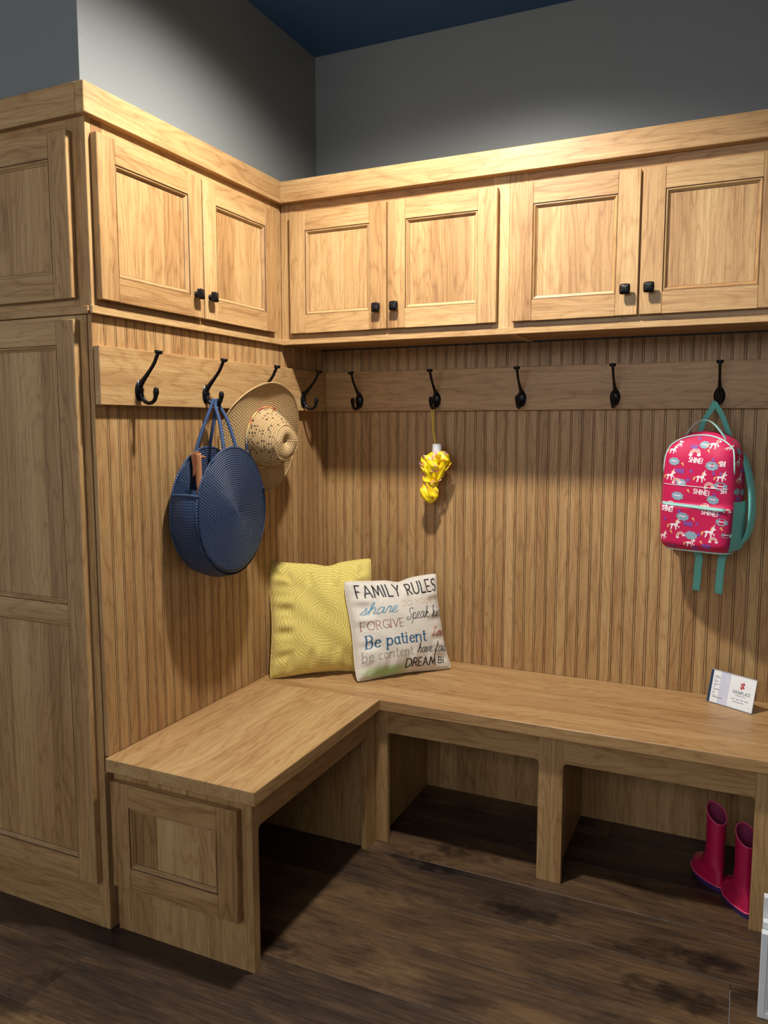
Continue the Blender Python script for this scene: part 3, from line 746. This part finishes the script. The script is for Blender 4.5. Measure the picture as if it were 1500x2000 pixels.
def gus(u, v):
    a = A0+(A1-A0)*u; bulge = 1+.055*sin(PI*v)*(1.0)
    y = -(XB+(XF-XB)*v)
    return (RY*cos(a)*bulge, y, RZ*sin(a)*bulge)
g.grid(gus, 90, 14); g.grid(lambda u, v: tuple(Vector(gus(u, v))*1.0-Vector((.004*cos(A0+(A1-A0)*u), 0, .004*sin(A0+(A1-A0)*u)))), 90, 14)
for uu in (0, 1): g.sweep([Vector(gus(uu, v/12)) for v in range(13)], .0042, 8)
g.build('gusset', NAVY2, t)
ZH = 1.3935-1.083; YH = -.757+.740
def handle(xa, xb, y0, zt, xh, yh, sl):
    h = MB()
    pts = crom([(xa, y0, zt-.03), (xa+.004, y0+.003, zt+.01), (xa*.4+xh*.6-.006, y0*.45+yh*.55, zt+(ZH-zt)*.62), (xh-.010, yh, ZH-.008), (xh, yh, ZH+.0095),
                (xh+.010, yh, ZH-.008), (xb*.4+xh*.6+.008, y0*.45+yh*.55, zt+(ZH-zt)*.62), (xb, y0+.003, zt+.01), (xb-.002, y0, zt-.03)], 8)
    h.sweep(pts, .0052, 12); o = h.build('handle', ROPE, t); return o
handle(-.052, .012, -.036, .172, .017, -.046, 0)
handle(-.040, .022, -.120, .176, .017, -.060, 0)
s_ = MB(); s_.sweep(crom([(-.104, -.082, .170), (-.110, -.088, .120), (-.117, -.092, .06), (-.120, -.090, .0), (-.115, -.08, -.04)], 8), 1, 12, flat=(.0015, .0085, (1, 0, 0)))
s_.sweep(crom([(-.098, -.075, .05), (-.102, -.072, .105), (-.092, -.070, .140), (-.070, -.066, .158), (-.045, -.06, .155)], 8), 1, 10, flat=(.0012, .0035, (0, 1, 0)))
s_.build('leather_strap', TAN, t)['label'] = 'tan leather strap inside the bag'
s_ = MB(); s_.sweep(crom([(-.070, -.042, .172), (-.064, -.045, .13), (-.067, -.047, .10)], 6), 1, 12, flat=(.0015, .020, (0, 1, 0)))
s_.build('leather_tab', plain('brown_leather', lin(112, 66, 40), .5), t)['label'] = 'brown leather closure tab'

# ------------------------------------------------------------------ straw hat on the third hook
STRAW = weave_mat('straw_brim', lin(128, 92, 52), lin(222, 188, 132), .0062, 5, 'r', rough=.7)
STRAW2 = weave_mat('straw_crown_lace', lin(140, 102, 58), lin(226, 194, 138), .0075, 5, 'y', .006, rough=.7, holes=True)
STRAW3 = weave_mat('straw_crown_top', lin(140, 102, 58), lin(228, 196, 140), .0058, 5, 'r', rough=.7)
t = thing('straw_hat', 'straw hat with a lacy crown hanging on a coat hook next to the blue bag', 'hat', (.074, -.512, 1.292))
t.rotation_euler = (radians(7), radians(0), PI/2-radians(14))
BX, BZ = .163, .172; CX, CZ, CH = .078, .094, .098
def brim(u, v, th=0):
    a = 2*PI*u; k = v
    x = (CX+(BX-CX)*k)*cos(a); z = (CZ+(BZ-CZ)*k)*sin(a)
    y = .004 + .020*k*k*cos(2*a) - .004*sin(3*a+.6)*k*k - .006*k*sin(a)
    return (x, y+th, z)
b_ = MB(); b_.grid(lambda u, v: brim(u, v), 96, 18, wrap=True); b_.grid(lambda u, v: brim(u, v, .0022), 96, 18, wrap=True)
b_.sweep([Vector(brim(i/96, 1, .001)) for i in range(97)], .0028, 8, caps=False)
b_.build('brim', STRAW, t)
def crown(u, v, o=0):
    a = 2*PI*u
    s = (1-.10*v)*(1-.30*v**3.2); x = CX*s*cos(a); z = CZ*s*sin(a)
    pin = 1-.16*v*max(0, cos(a-2.2))**3-.16*v*max(0, cos(a-.9))**3
    return (x*pin*(1-o), .004-CH*v*(1-.10*max(0, sin(a))), z*pin*(1-o))
c_ = MB(); c_.grid(lambda u, v: crown(u, v), 80, 16, wrap=True); c_.grid(lambda u, v: crown(u, v, .02), 80, 16, wrap=True)
c_.build('crown', STRAW2, t)
def top(u, v):
    a = 2*PI*u; e = Vector(crown(u, 1)); r = 1-v
    dent = .020*(1-r*r)*(r > -1)-.026*sin(PI*min(1, r*1.05))**1.0*.45
    c0 = Vector((0, .004-CH*.94, 0)); p = c0.lerp(e, r); p.y += -.012*sin(PI*r)*1.0+.010*(1-r)**2
    return tuple(p)
c_ = MB(); c_.grid(top, 80, 14, wrap=True); c_.sweep([Vector(crown(i/60, 1)) for i in range(61)], .0032, 8, caps=False)
c_.build('crown_top', STRAW3, t)
def band_mat():
    m, nt, b = new_mat('striped_cord'); tc = N(nt, 'ShaderNodeTexCoord').outputs['Object']
    n1 = noise(nt, tc, 22, 1)
    L(nt, ramp(nt, n1, [(.40, lin(60, 92, 150)), (.47, lin(226, 206, 140)), (.56, lin(214, 120, 56)), (.62, lin(150, 60, 60))]), b.inputs['Base Color']); return m
c_ = MB(); c_.sweep([Vector(crown(i/60, .06))*1.0+Vector((.003*cos(2*PI*i/60), 0, .003*sin(2*PI*i/60))) for i in range(61)], .0022, 8, caps=False)
c_.build('hat_band', band_mat(), t)['label'] = 'thin blue and orange cord around the crown'

# ------------------------------------------------------------------ folded umbrella
def brolly_mat():
    m, nt, b = new_mat('yellow_floral_nylon'); tc = N(nt, 'ShaderNodeTexCoord').outputs['Object']
    a = noise(nt, tc, 30, 2, .5, .5); c = noise(nt, vscale(nt, tc, (1, 1.3, .9)), 44, 2, .5, .8)
    y = mix(nt, ramp(nt, c, [(.56, (0,)*3), (.62, (1,)*3)]), lin(245, 218, 20), lin(236, 160, 24))
    L(nt, mix(nt, ramp(nt, a, [(.575, (0,)*3), (.60, (1,)*3)]), y, lin(232, 158, 160)), b.inputs['Base Color'])
    b.inputs['Roughness'].default_value = .45; return m
YEL = brolly_mat()
t = thing('umbrella', 'small folded yellow floral umbrella with white handle hanging on the back wall', 'umbrella', (.470, -.062, 1.058))
def canopy(u, v):
    a = 2*PI*u; z = .183*v
    keys = [(0, .006), (.05, .020), (.14, .030), (.26, .027), (.34, .022), (.46, .024), (.56, .028), (.62, .034), (.72, .043), (.84, .042), (.93, .031), (1, .017)]
    for (p, r0), (q, r1) in zip(keys[:-1], keys[1:]):
        if p <= v <= q: r = r0+(r1-r0)*(v-p)/(q-p); break
    tw = a+2.2*v
    fold = .24*sin(6*tw)+.12*sin(11*tw+2+9*v)+.10*sin(3*a+34*v)
    r *= 1+fold*min(1, v*4)
    cx = -.012+.022*v-.010*sin(PI*v*1.4)
    return (cx+r*cos(a), r*.72*sin(a), z)
c_ = MB(); c_.grid(canopy, 72, 56, wrap=True)
for k, (a, l, zz, w_) in enumerate([(3.25, .036, .136, .020), (2.85, .034, .156, .018), (.1, .036, .138, .019), (-.4, .030, .156, .016), (-1.15, .020, .172, .020), (-2.2, .026, .165, .020), (4.5, .016, .140, .022), (3.75, .030, .124, .016), (-.7, .026, .118, .016)]):
    bx, by = .006+.030*cos(a), .022*sin(a); d = Vector((cos(a), .7*sin(a), .25)).normalized(); sd = Vector((-sin(a), cos(a)*.7, .3)).normalized()
    b0 = Vector((bx, by, zz-.03)); tip = b0+d*l*.85+Vector((0, 0, .028))
    vs = []
    for i in range(9):
        s_ = i/8; p = b0.lerp(tip, s_); ww = w_*math.sqrt(max(0, 1-s_**2.2))*.85+.0008
        vs += [p-sd*ww, p+Vector((cos(a), sin(a), 0))*.006*(1-s_), p+sd*ww, p-Vector((cos(a), sin(a), 0))*.003]
    c_.add(vs, [(4*i+j, 4*i+(j+1) % 4, 4*i+4+(j+1) % 4, 4*i+4+j) for i in range(8) for j in range(4)], smooth=True)
c_.build('canopy', YEL, t)
tie = MB(); tie.sweep([(-.004+.0285*cos(2*PI*i/24), .021*sin(2*PI*i/24), .082+.006*sin(2*PI*i/24)) for i in range(25)], 1, 8, flat=(.0008, .005, (0, 0, 1)), caps=False)
tie.build('tie_strap', YEL, t)
h_ = MB(); h_.lathe([(.0155, 0), (.0165, .002), (.0165, .034), (.0150, .0365), (.0110, .0365), (.0100, .0350)], 28, Matrix.Translation((.012, 0, .171)))
h_.build('handle', WHITE, t)['label'] = 'white plastic handle'
h_ = MB(); h_.lathe([(.006, 0), (.0068, .002), (.0068, .028)], 16, Matrix.Translation((.012, 0, .148)))
h_.build('shaft', BLACK, t)['label'] = 'black shaft below the handle'
YC = plain('yellow_cord', lin(226, 196, 70), .6)
c_ = MB(); zt = 1.3895-1.058+.0065
c_.sweep(crom([(.004, -.002, .205), (-.006, .002, .27), (-.0105, .006, zt-.012), (-.0075, .006, zt), (-.0045, .006, zt-.012), (-.001, .001, .27), (.008, -.004, .205)], 8), .0019, 8)
c_.build('cord', YC, t)['label'] = 'yellow hanging cord'

# ------------------------------------------------------------------ backpack on the last hook
PINK = fabric('pink_nylon', lin(192, 26, 78), 1400, .55, .06, .1, .05); TEAL = fabric('teal_webbing', lin(104, 186, 176), 900, .6, .08, .2)
PALE = flat('print_white', lin(238, 214, 220)); BLU = flat('print_grey_blue', lin(132, 158, 172)); PUR = flat('print_purple', lin(130, 66, 150))
GLD = flat('print_gold', lin(226, 172, 110)); TRM = plain('mint_piping', lin(176, 226, 216), .45)
t = thing('backpack', 'pink unicorn-print backpack with teal straps hanging on the rightmost coat hook', 'backpack', (1.365, -.044, .955), radians(-20))
HB = .358
def halfw(z):
    w_ = .104+.008*sin(PI*min(1, z/.3))
    if z > .27: q = (z-.27)/(HB-.27); w_ *= math.sqrt(max(0, 1-q**2.6))*1.0 if q < 1 else 0
    if z < .03: w_ *= 1-.10*((.03-z)/.03)**2
    return max(w_, .004)
def depth(z):
    d = .118
    if z < .145: d += .012*min(1, (.145-z)/.012)
    if z < .03: d *= 1-.22*((.03-z)/.03)**2
    if z > .26: d *= 1-.42*((z-.26)/(HB-.26))**2
    return d
def bag_front(x, z, off=.0):
    z = max(0.001, min(HB-.001, z)); w_ = halfw(z); q = min(.97, abs(x)/w_); D = depth(z)
    sag = .003*sin(38*x+9*z)+.003*sin(25*z-14*x)
    y = -D*.5-D*.5*(1-q**4.2)**(1/4.2)
    return (x, y+sag*(1-q**4)-off, z)
def bag_skin(u, v):
    a = 2*PI*u; z = HB*v; w_ = halfw(z); D = depth(z); n = 2/4.2
    cx = math.copysign(abs(cos(a))**n, cos(a))*w_; cy = math.copysign(abs(sin(a))**n, sin(a))*D/2
    sag = (.003*sin(38*cx+9*z)+.003*sin(25*z-14*cx)) if sin(a) < 0 else 0
    q = min(.97, abs(cx)/w_)
    return (cx, -D/2+cy+sag*(1-q**4), z)
b_ = MB(); b_.grid(bag_skin, 88, 70, wrap=True)
b_.add([bag_skin(i/88, 0) for i in range(88)], [tuple(range(88))[::-1]]); b_.add([bag_skin(i/88, 1) for i in range(88)], [tuple(range(88))])
on_bag = lambda x, z: bag_front(x, z, .0007)
def side_map(x, z):                      # right-hand gusset of the body
    return on_bag(x, z)
uni = [(-.50, -.55), (-.42, -.18), (-.60, -.02), (-.40, .12), (-.10, .14), (.10, .22), (.20, .48), (.26, .62), (.42, .92), (.40, .56), (.56, .44), (.60, .32), (.42, .30), (.36, .12), (.34, -.04), (.55, -.10), (.48, -.34), (.40, -.16), (.20, -.14), (.26, -.40), (.16, -.62), (.10, -.36), (-.02, -.10), (-.22, -.12), (-.26, -.36), (-.38, -.60)]
def stamp(pts, cx, cz, s_, rot=0, mi=1, flip=1):
    c, si = cos(rot), sin(rot)
    poly(b_, [on_bag(cx+s_*(flip*p*c-q*si), cz+s_*(flip*p*si+q*c)) for p, q in pts] and [(cx+s_*(flip*p*c-q*si), cz+s_*(flip*p*si+q*c)) for p, q in pts], on_bag, mi)
uni = cr2(uni+[uni[0]], 3)[:-1]
star = [(cos(PI/2+k*PI/5)*(1 if k % 2 == 0 else .45), sin(PI/2+k*PI/5)*(1 if k % 2 == 0 else .45)) for k in range(10)]
cloud = [(cos(2*PI*k/40)*(1+.16*abs(sin(2*PI*k/40*4))), .68*sin(2*PI*k/40)*(1+.16*abs(sin(2*PI*k/40*4)))) for k in range(40)]
banner = [(-1, -.4), (1, -.5), (.85, 0), (1, .5), (-1, .4), (-.85, 0)]
cone = [(0, -1), (.35, .3), (-.35, .3)]
def shine(x, z, h, sx=1.0, rot=0, txt='SHINE!'):
    st, _ = text_strokes(txt, 0, 0, h, 'sans', .16, sx); c, si = cos(rot), sin(rot)
    ribbon(b_, [[(x+a*c-b*si, z+a*si+b*c) for a, b in q] for q in st], h*.20, on_bag, 1)
def rainbow(x, z, r, rot=0):
    for k, mi in ((1.0, 1), (.78, 4), (.56, 1)):
        ribbon(b_, [[(x+r*k*cos(rot+PI*i/12), z+r*k*sin(rot+PI*i/12)) for i in range(13)]], r*.14, on_bag, mi)
    for e in (-1, 1): stamp(cloud, x+e*r*.8*cos(rot), z+e*r*.8*sin(rot)-r*.1, r*.34, 0, 1)
def unicorn(x, z, s_, flip=1, rot=0):
    stamp(uni, x, z, s_, rot, 1, flip)
    stamp([(-.60, -.02), (-.85, -.05), (-.95, -.35), (-.78, -.5), (-.70, -.2), (-.55, -.05)], x, z, s_, rot, 4, flip)
    stamp([(.05, .22), (.02, .42), (.18, .66), (.30, .66), (.20, .48), (.10, .22)], x, z, s_, rot, 4, flip)
for (x, z, sx) in ((-.022, .268, .9), (-.002, .176, 1.), (.028, .118, 1.), (-.094, .122, .8)): shine(x, z, .014, sx, radians(-6))
shine(.072, .258, .014, .6, radians(-4), 'SHI'); shine(.078, .180, .013, .8, radians(0), 'SH'); shine(-.052, .312, .011, .9, radians(80), 'SHI')
for x, z, s_ in ((.020, .224, .026), (-.074, .226, .024), (.078, .226, .022), (.048, .320, .024), (-.074, .302, .020), (-.048, .080, .026), (.055, .066, .028), (-.012, .170, .0), (.0, .030, .022), (.088, .310, .012), (-.086, .044, .020)):
    if s_: unicorn(x, z, s_, 1, radians(-6))
for x, z, s_ in ((.050, .258, .017), (-.066, .268, .015), (-.040, .206, .014), (.076, .200, .016), (.056, .160, .016), (-.048, .166, .016), (-.026, .106, .016), (.086, .098, .014), (.000, .052, .016), (.098, .060, .010), (.018, .318, .014)):
    stamp(cloud, x, z, s_, radians(-8), 2); ribbon(b_, [[(x-s_*.55, z+.002), (x+s_*.5, z)]], .0030, on_bag, 1)
for x, z, s_ in ((-.046, .240, .014), (.066, .236, .014), (-.010, .086, .014), (-.060, .016, .014), (-.012, .312, .012), (.046, .024, .014), (.012, .016, .010)): stamp(banner, x, z, s_, radians(-5), 3)
for x, z, s_ in ((.052, .276, .007), (-.012, .240, .008), (-.020, .214, .009), (.060, .176, .007), (-.036, .122, .008), (.016, .088, .007), (-.080, .096, .007), (.022, .056, .008), (-.004, .336, .007), (.080, .120, .007)): stamp(star, x, z, s_, .3, 3)
for x, z in ((.070, .268), (-.040, .262), (.034, .302), (-.018, .184), (.004, .102), (-.060, .060), (.086, .080), (.030, .036)): stamp(cone, x, z, .010, .6, 4)
for x, z, r, ro in ((.045, .196, .014, .1), (-.054, .206, .012, 0), (-.068, .136, .013, -.2), (.034, .134, .014, 0), (-.030, .048, .012, .4), (.066, .040, .012, 0), (-.006, .290, .016, 0), (.098, .128, .008, 0)): rainbow(x, z, r, ro)
def on_side(y, z): return (halfw(z)*(1-max(0, abs(y/depth(z)*2-1))**4.2*.25)+.0012, -y, z)
def side_stamp(pts, cy, cz, s_, mi): poly(b_, [(cy-s_*p, cz+s_*q) for p, q in pts], on_side, mi)
for y, z, s_ in ((.075, .270, .022), (.070, .222, .024)): side_stamp(uni, y, z, s_, 1); side_stamp([(-.60, -.02), (-.85, -.05), (-.95, -.35), (-.78, -.5), (-.70, -.2)], y, z, s_, 4)
for y, z in ((.060, .300), (.085, .185), (.050, .182)): side_stamp(cloud, y, z, .013, 2)
for y, z in ((.052, .245), (.080, .165)): side_stamp(banner, y, z, .012, 3)
b_.build('body', [PINK, PALE, BLU, PUR, GLD], t, recalc=False)
tr = MB(); arcp = []
for i in range(61):
    q = i/60; s_ = -1+2*q; a = PI*(1-q); z = .235+(.346-.235)*sin(a)**.62; x = -halfw(min(z, HB-.004))*.965 if q < .5 else halfw(min(z, HB-.004))*.965
    x = cos(a)*abs(halfw(.2))*.985 if True else x; lim = halfw(min(z, HB-.002))*.97; x = max(-lim, min(lim, x)); arcp.append(Vector(bag_front(x, z, .001)))
tr.sweep(arcp, .0022, 8); tr.build('zipper', TRM, t)['label'] = 'mint zipper piping over the top'
tr = MB(); pts = [Vector(bag_front(-.094+.188*i/24, .142-.010*i/24, .0035)) for i in range(25)]
tr.sweep(pts, 1, 10, flat=(.0045, .003, (0, 0, 1))); tr.sweep([p+Vector((0, -.002, .0052)) for p in pts], .0012, 6)
tr.build('pocket_zipper', TRM, t)['label'] = 'mint zipper across the front pocket'
tr = MB(); tr.sweep([Vector(bag_front(-.096+.192*i/24, .200-.008*i/24, .001)) for i in range(25)], .0011, 6); tr.build('seam', PALE, t)['label'] = 'pale seam across the middle'
tr = MB(); tr.sweep([Vector(bag_skin(.5+.5*i/30, .012)) for i in range(31)], .0028, 8); tr.build('bottom_piping', TRM, t)['label'] = 'mint piping along the bottom edge'
tr = MB()
tr.sweep(crom([(-.052, -.066, .336), (-.038, -.074, .362), (-.004, -.080, .388), (.028, -.080, .384), (.060, -.076, .348), (.090, -.070, .296)], 8), 1, 12, flat=(.009, .0014, (0, 1, 0)))
tr.build('top_handle', TRM, t)['label'] = 'mint grab handle'
tr = MB(); hx, hy, hz = .0115+.002, -.040, 1.3895-.955+.001
tr.sweep(crom([(-.040, -.012, .330), (-.022, -.020, .385), (hx-.008, hy+.012, hz-.010), (hx-.003, hy+.012, hz+.0035), (hx+.006, hy+.012, hz-.006), (.036, -.020, .395), (.056, -.012, .335)], 8), 1, 10, flat=(.0010, .0085, (0, 1, .2)))
tr.build('hanging_loop', TEAL, t)['label'] = 'teal webbing loop'
for s1, x0, x1 in ((-1, -.100, -.018), (1, .100, .050)):
    tr = MB()
    P_ = [(x0*.55, -.006, .322), (x0*.98, -.010, .28), (x0*1.24, -.018, .20), (x0*(1.36 if s1 > 0 else 1.16), -.030, .12), (x0*1.22, -.024, .05), (x0*.85, -.016, .012)]
    tr.sweep(crom(P_, 8), 1, 12, flat=(.0060 if s1 > 0 else .0048, .026 if s1 > 0 else .012, (1, 0, 0)))
    tr.build('shoulder_strap', TEAL, t)
    tr = MB(); P_ = [(x0*.82, -.016, .016), (x1*1.15, -.026, -.012), (x1, -.024, -.060), (x1-.004, -.022, -.132)]
    tr.sweep(crom(P_, 8), 1, 8, flat=(.0010, .0125, (0, 1, 0))); tr.build('strap_tail', TEAL, t)
tr = MB()
def mesh_side(u, v):
    z = .012+.145*v; a = -.62+1.05*u; w_ = halfw(z)
    return (w_+.004+.004*sin(PI*u), -.118+.105*u, z)
tr.grid(mesh_side, 12, 16); tr.build('side_pocket', TEAL, t)

# ------------------------------------------------------------------ rain boots
BOOT = plain('pink_rubber', lin(196, 26, 76), .28, coat=.3); BOOTIN = plain('dark_pink_lining', lin(140, 40, 80), .8); SOLE = plain('purple_rubber', lin(62, 40, 96), .5)
LIP = plain('bright_pink_rubber', lin(232, 84, 124), .35)
def boot_sec(z):
    K = [(0, .112, -.042, .032), (.012, .116, -.044, .034), (.026, .115, -.042, .034), (.042, .104, -.039, .033), (.056, .080, -.036, .031), (.070, .050, -.033, .028), (.088, .036, -.030, .026), (.12, .032, -.030, .0245), (.17, .033, -.031, .0255), (.235, .034, -.032, .027)]
    for p, q in zip(K[:-1], K[1:]):
        if p[0] <= z <= q[0]:
            s_ = (z-p[0])/(q[0]-p[0]); return [p[i]+(q[i]-p[i])*s_ for i in (1, 2, 3)]
    return K[-1][1:]
def boot_pt(a, v, z0=.012, sc=1.0, top=True):
    zt = .196+.040*(.5+.5*cos(a)) if top else z0
    z = z0+(zt-z0)*v; f, bk, w_ = boot_sec(z); yc = (f+bk)/2; ly = (f-bk)/2
    y = yc+ly*cos(a); tap = 1
    if ly > .045:                                     # waist between heel and ball of the foot
        q = (y-bk)/(f-bk); tap = .80+.28*sin(PI*min(1, max(0, (q-.12)/.95)))**1.0*(ly-.045)/.03
        tap = 1+(tap-1)*min(1, (ly-.045)/.02)
    return (w_*sin(a)*tap*sc, yc+(y-yc)*sc, z)
def make_boot(t):
    b_ = MB(); b_.grid(lambda u, v: boot_pt(2*PI*u, v), 48, 50, wrap=True)
    b_.grid(lambda u, v: boot_pt(2*PI*u, 1-v*.0, sc=1-.07*v), 48, 2, wrap=True)
    b_.build('upper', BOOT, t)
    b_ = MB(); b_.grid(lambda u, v: (lambda p: (p[0], p[1], max(.02, p[2]-.002)))(boot_pt(2*PI*u, 1-v*.85, sc=.92)), 40, 24, wrap=True); b_.build('lining', BOOTIN, t)
    b_ = MB(); n = 60
    b_.sweep([Vector(boot_pt(2*PI*i/n, 1, sc=.975)) for i in range(n+1)], .0020, 8, caps=False)
    b_.build('rim_trim', LIP, t)['label'] = 'lighter pink rim'
    b_ = MB()
    b_.sweep([Vector(boot_pt(2*PI*i/n, 0, .016, 1.02, False)) for i in range(n+1)], .0022, 8, caps=False)
    b_.build('sole_trim', LIP, t)['label'] = 'lighter pink line above the sole'
    b_ = MB(); b_.grid(lambda u, v: boot_pt(2*PI*u, 0, .0+.0145*v, 1.03, False), 60, 3, wrap=True)
    b_.add([boot_pt(2*PI*i/60, 0, 0, 1.03, False) for i in range(60)], [tuple(range(60))[::-1]]); b_.add([boot_pt(2*PI*i/60, 0, .0145, 1.03, False) for i in range(60)], [tuple(range(60))])
    b_.build('sole', SOLE, t)['label'] = 'purple sole'
GB = 'pink rain boots'
t = thing('rain_boot', 'pink rubber rain boot farther back in the right bench cubby', 'boot', (1.4300, -.262, 0), radians(28), GB); make_boot(t)
o = t.copy(); C.objects.link(o); o.location = (1.5080, -.362, 0); o.rotation_euler = (0, 0, radians(20))
o['label'] = 'pink rubber rain boot nearer the viewer, beside the right end post'
for ch in list(t.children):
    c = ch.copy(); C.objects.link(c); c.parent = o

# ------------------------------------------------------------------ card stand on the bench
t = thing('card_stand', 'small clear sign stand with a white company card on the bench top', 'sign', (1.379, -.066, .480), radians(-28.7))
def acrylic():
    m, nt, b = new_mat('clear_acrylic'); b.inputs['Transmission Weight'].default_value = .9; b.inputs['Roughness'].default_value = .05
    b.inputs['IOR'].default_value = 1.45; b.inputs['Base Color'].default_value = (.95, .98, .98, 1); return m
ln = radians(14)
def tilt(mb): mb.v = [(x, y*cos(ln)+z*sin(ln), -y*sin(ln)*0+z*cos(ln)+.0005) for (x, y, z) in mb.v]; return mb
a_ = MB().box(0, .146, 0, .0016, 0, .102, ch=.0003); a_.v = []; a_.f = []; a_.info = []; a_.mi = []; a_.box(0, .146, .0042, .0058, 0, .102, ch=.0003); a_.box(0, .146, .0012, .0042, 0, .0018, ch=.0003); a_.box(0, .146, .0012, .0042, .1005, .102, ch=.0003); tilt(a_)
a_.box(0, .146, 0, .042, .0003, .0022, ch=.0003)
a_.build('holder', acrylic(), t)['label'] = 'clear acrylic holder'
CW = flat('card_white', lin(236, 238, 238)); CG_ = flat('card_lavender', lin(206, 208, 224)); CB = flat('card_navy', lin(24, 56, 84)); CT = flat('card_grey_ink', lin(96, 104, 116)); CRD = flat('card_red', lin(178, 30, 44)); CD = flat('card_dark', lin(30, 40, 38))
c_ = MB()
def rect(x0, x1, z0, z1, mi, y=.0034): c_.add([(x0, y, z0), (x1, y, z0), (x1, y, z1), (x0, y, z1)], [(0, 1, 2, 3)], mi=mi)
c_.box(.001, .145, .0030, .0040, .002, .1, ch=.0001); y1 = .0028
rect(.001, .0095, .002, .100, 2, y1); rect(.034, .0655, .002, .100, 1, y1)
y2 = .0026
for z_, l1, l2 in ((.084, .016, .018), (.072, .011, .015), (.060, .020, .010), (.048, .006, .022), (.036, .008, .007), (.024, .015, .034)):
    ribbon(c_, [[(.015+k*.0022, z_), (.0163+k*.0022, z_)] for k in range(int(l1/.0022))], .0011, lambda x, z: (x, y2, z), 3)
    ribbon(c_, [[(.016+k*.0022, z_-.0046), (.0173+k*.0022, z_-.0046)] for k in range(int(l2/.0022))], .0016, lambda x, z: (x, y2, z), 3)
f2 = lambda x, z: (x, y2, z)
for (cx, cz, l_) in ((.1085, .0790, .0085), (.1055, .0725, .017), (.1025, .0660, .0085)):
    dx, dz = .62*l_/2, -.78*l_/2; nx, nz = .78*.0026, .62*.0026
    poly(c_, [(cx-dx-nx, cz-dz-nz), (cx+dx-nx, cz+dz-nz), (cx+dx+nx, cz+dz+nz), (cx-dx+nx, cz-dz+nz)], f2, 4)
_, w_ = text_strokes('SHOWPLACE', 0, 0, .0085); st, _ = text_strokes('SHOWPLACE', .078, .047, .0085, 'sans', .14, .056/w_); ribbon(c_, st, .0011, f2, 3, step=.001)
_, w_ = text_strokes('CABINETRY', 0, 0, .0035, gap=.5); st, _ = text_strokes('CABINETRY', .088, .040, .0035, 'sans', .5, .034/w_); ribbon(c_, st, .0006, f2, 3, step=.001)
for xx in (.078, .092, .106): ribbon(c_, [[(xx+k*.0022, .030), (xx+.0014+k*.0022, .030)] for k in range(4)], .0018, f2, 3)
for xx, mi in ((.1205, 3), (.1265, 5)): poly(c_, [(xx+.0017*cos(k*PI/6), .030+.0017*sin(k*PI/6)) for k in range(12)], f2, mi)
ribbon(c_, [[(.082+k*.0022, .022), (.0834+k*.0022, .022)] for k in range(16)], .0014, f2, 3)
tilt(c_).build('card', [CW, CG_, CB, CT, CRD, CD], t)['label'] = 'white printed card'

# ------------------------------------------------------------------ white sample panels at the lower right
GW = 'white sample panels'
def sample(label, x0, y0, h, w_, fr):
    t = thing('sample_panel', label, 'panel', (x0, y0, 0), 0, GW)
    p = MB(); p.box(0, fr, 0, .018, 0, h, ch=.0012); p.box(w_-fr, w_, 0, .018, 0, h, ch=.0012); p.box(fr, w_-fr, 0, .018, 0, fr, ch=.0012); p.box(fr, w_-fr, 0, .018, h-fr, h, ch=.0012)
    for (a, b) in ((.0, .006),): ring(p, fr, w_-fr, fr, h-fr, MOULD, 0, [.5]*4, ())
    p.build('frame', WHITE, t)
    q = MB(); q.box(fr, w_-fr, .0095, .014, fr, h-fr); q.build('center_panel', WHITE, t)
sample('front one of the three white panels on the floor at lower right', 1.5415, -.786, .203, .22, .014)
sample('middle one of the three white panels on the floor at lower right', 1.5440, -.765, .218, .22, .016)
sample('rear and tallest white sample panel standing on the floor at the lower right edge', 1.5440, -.744, .266, .22, .018)
#@@B@@
# ------------------------------------------------------------------ camera and light
cd = bpy.data.cameras.new('camera'); cam = bpy.data.objects.new('camera', cd); C.objects.link(cam)
cd.sensor_fit = 'VERTICAL'; cd.sensor_height = 36; cd.sensor_width = 27; cd.lens = 1546.02/2000*36
cd.clip_start = .02
cam.location = (1.4666, -2.6408, 1.3316); cam.rotation_euler = (PI/2-.1099, 0, .4314)
bpy.context.scene.camera = cam
def spot(name, loc, target, power, cone, blend, radius, col):
    l = bpy.data.lights.new(name, 'SPOT'); l.energy = power; l.spot_size = radians(cone); l.spot_blend = blend
    l.shadow_soft_size = radius; l.color = col
    o = bpy.data.objects.new(name, l); C.objects.link(o); o.location = loc
    o.rotation_euler = (Vector(target)-Vector(loc)).to_track_quat('-Z', 'Y').to_euler(); return o
spot('recessed_lamp', (.67, -.96, 2.60), (.64, -.92, 0), 142, 152, .75, .05, (1, .97, .925))
al = bpy.data.lights.new('added_front_fill', 'AREA'); al.shape = 'RECTANGLE'; al.size = 3.2; al.size_y = .8; al.energy = 28; al.color = (.95, .975, 1)  # added soft fill behind the camera, brightens surfaces facing the viewer
ao = bpy.data.objects.new('added_front_fill', al); C.objects.link(ao); ao.location = (.7, -4.3, 2.15); ao.rotation_euler = (radians(88), 0, 0)
w = bpy.data.worlds.new('world'); bpy.context.scene.world = w; w.use_nodes = True
bg = w.node_tree.nodes['Background']; bg.inputs[0].default_value = (.86, .92, 1, 1); bg.inputs[1].default_value = .36
s = bpy.context.scene
s.view_settings.view_transform = 'Standard'; s.view_settings.look = 'None'; s.view_settings.exposure = .25
s.view_settings.gamma = 1; s.view_settings.use_curve_mapping = False
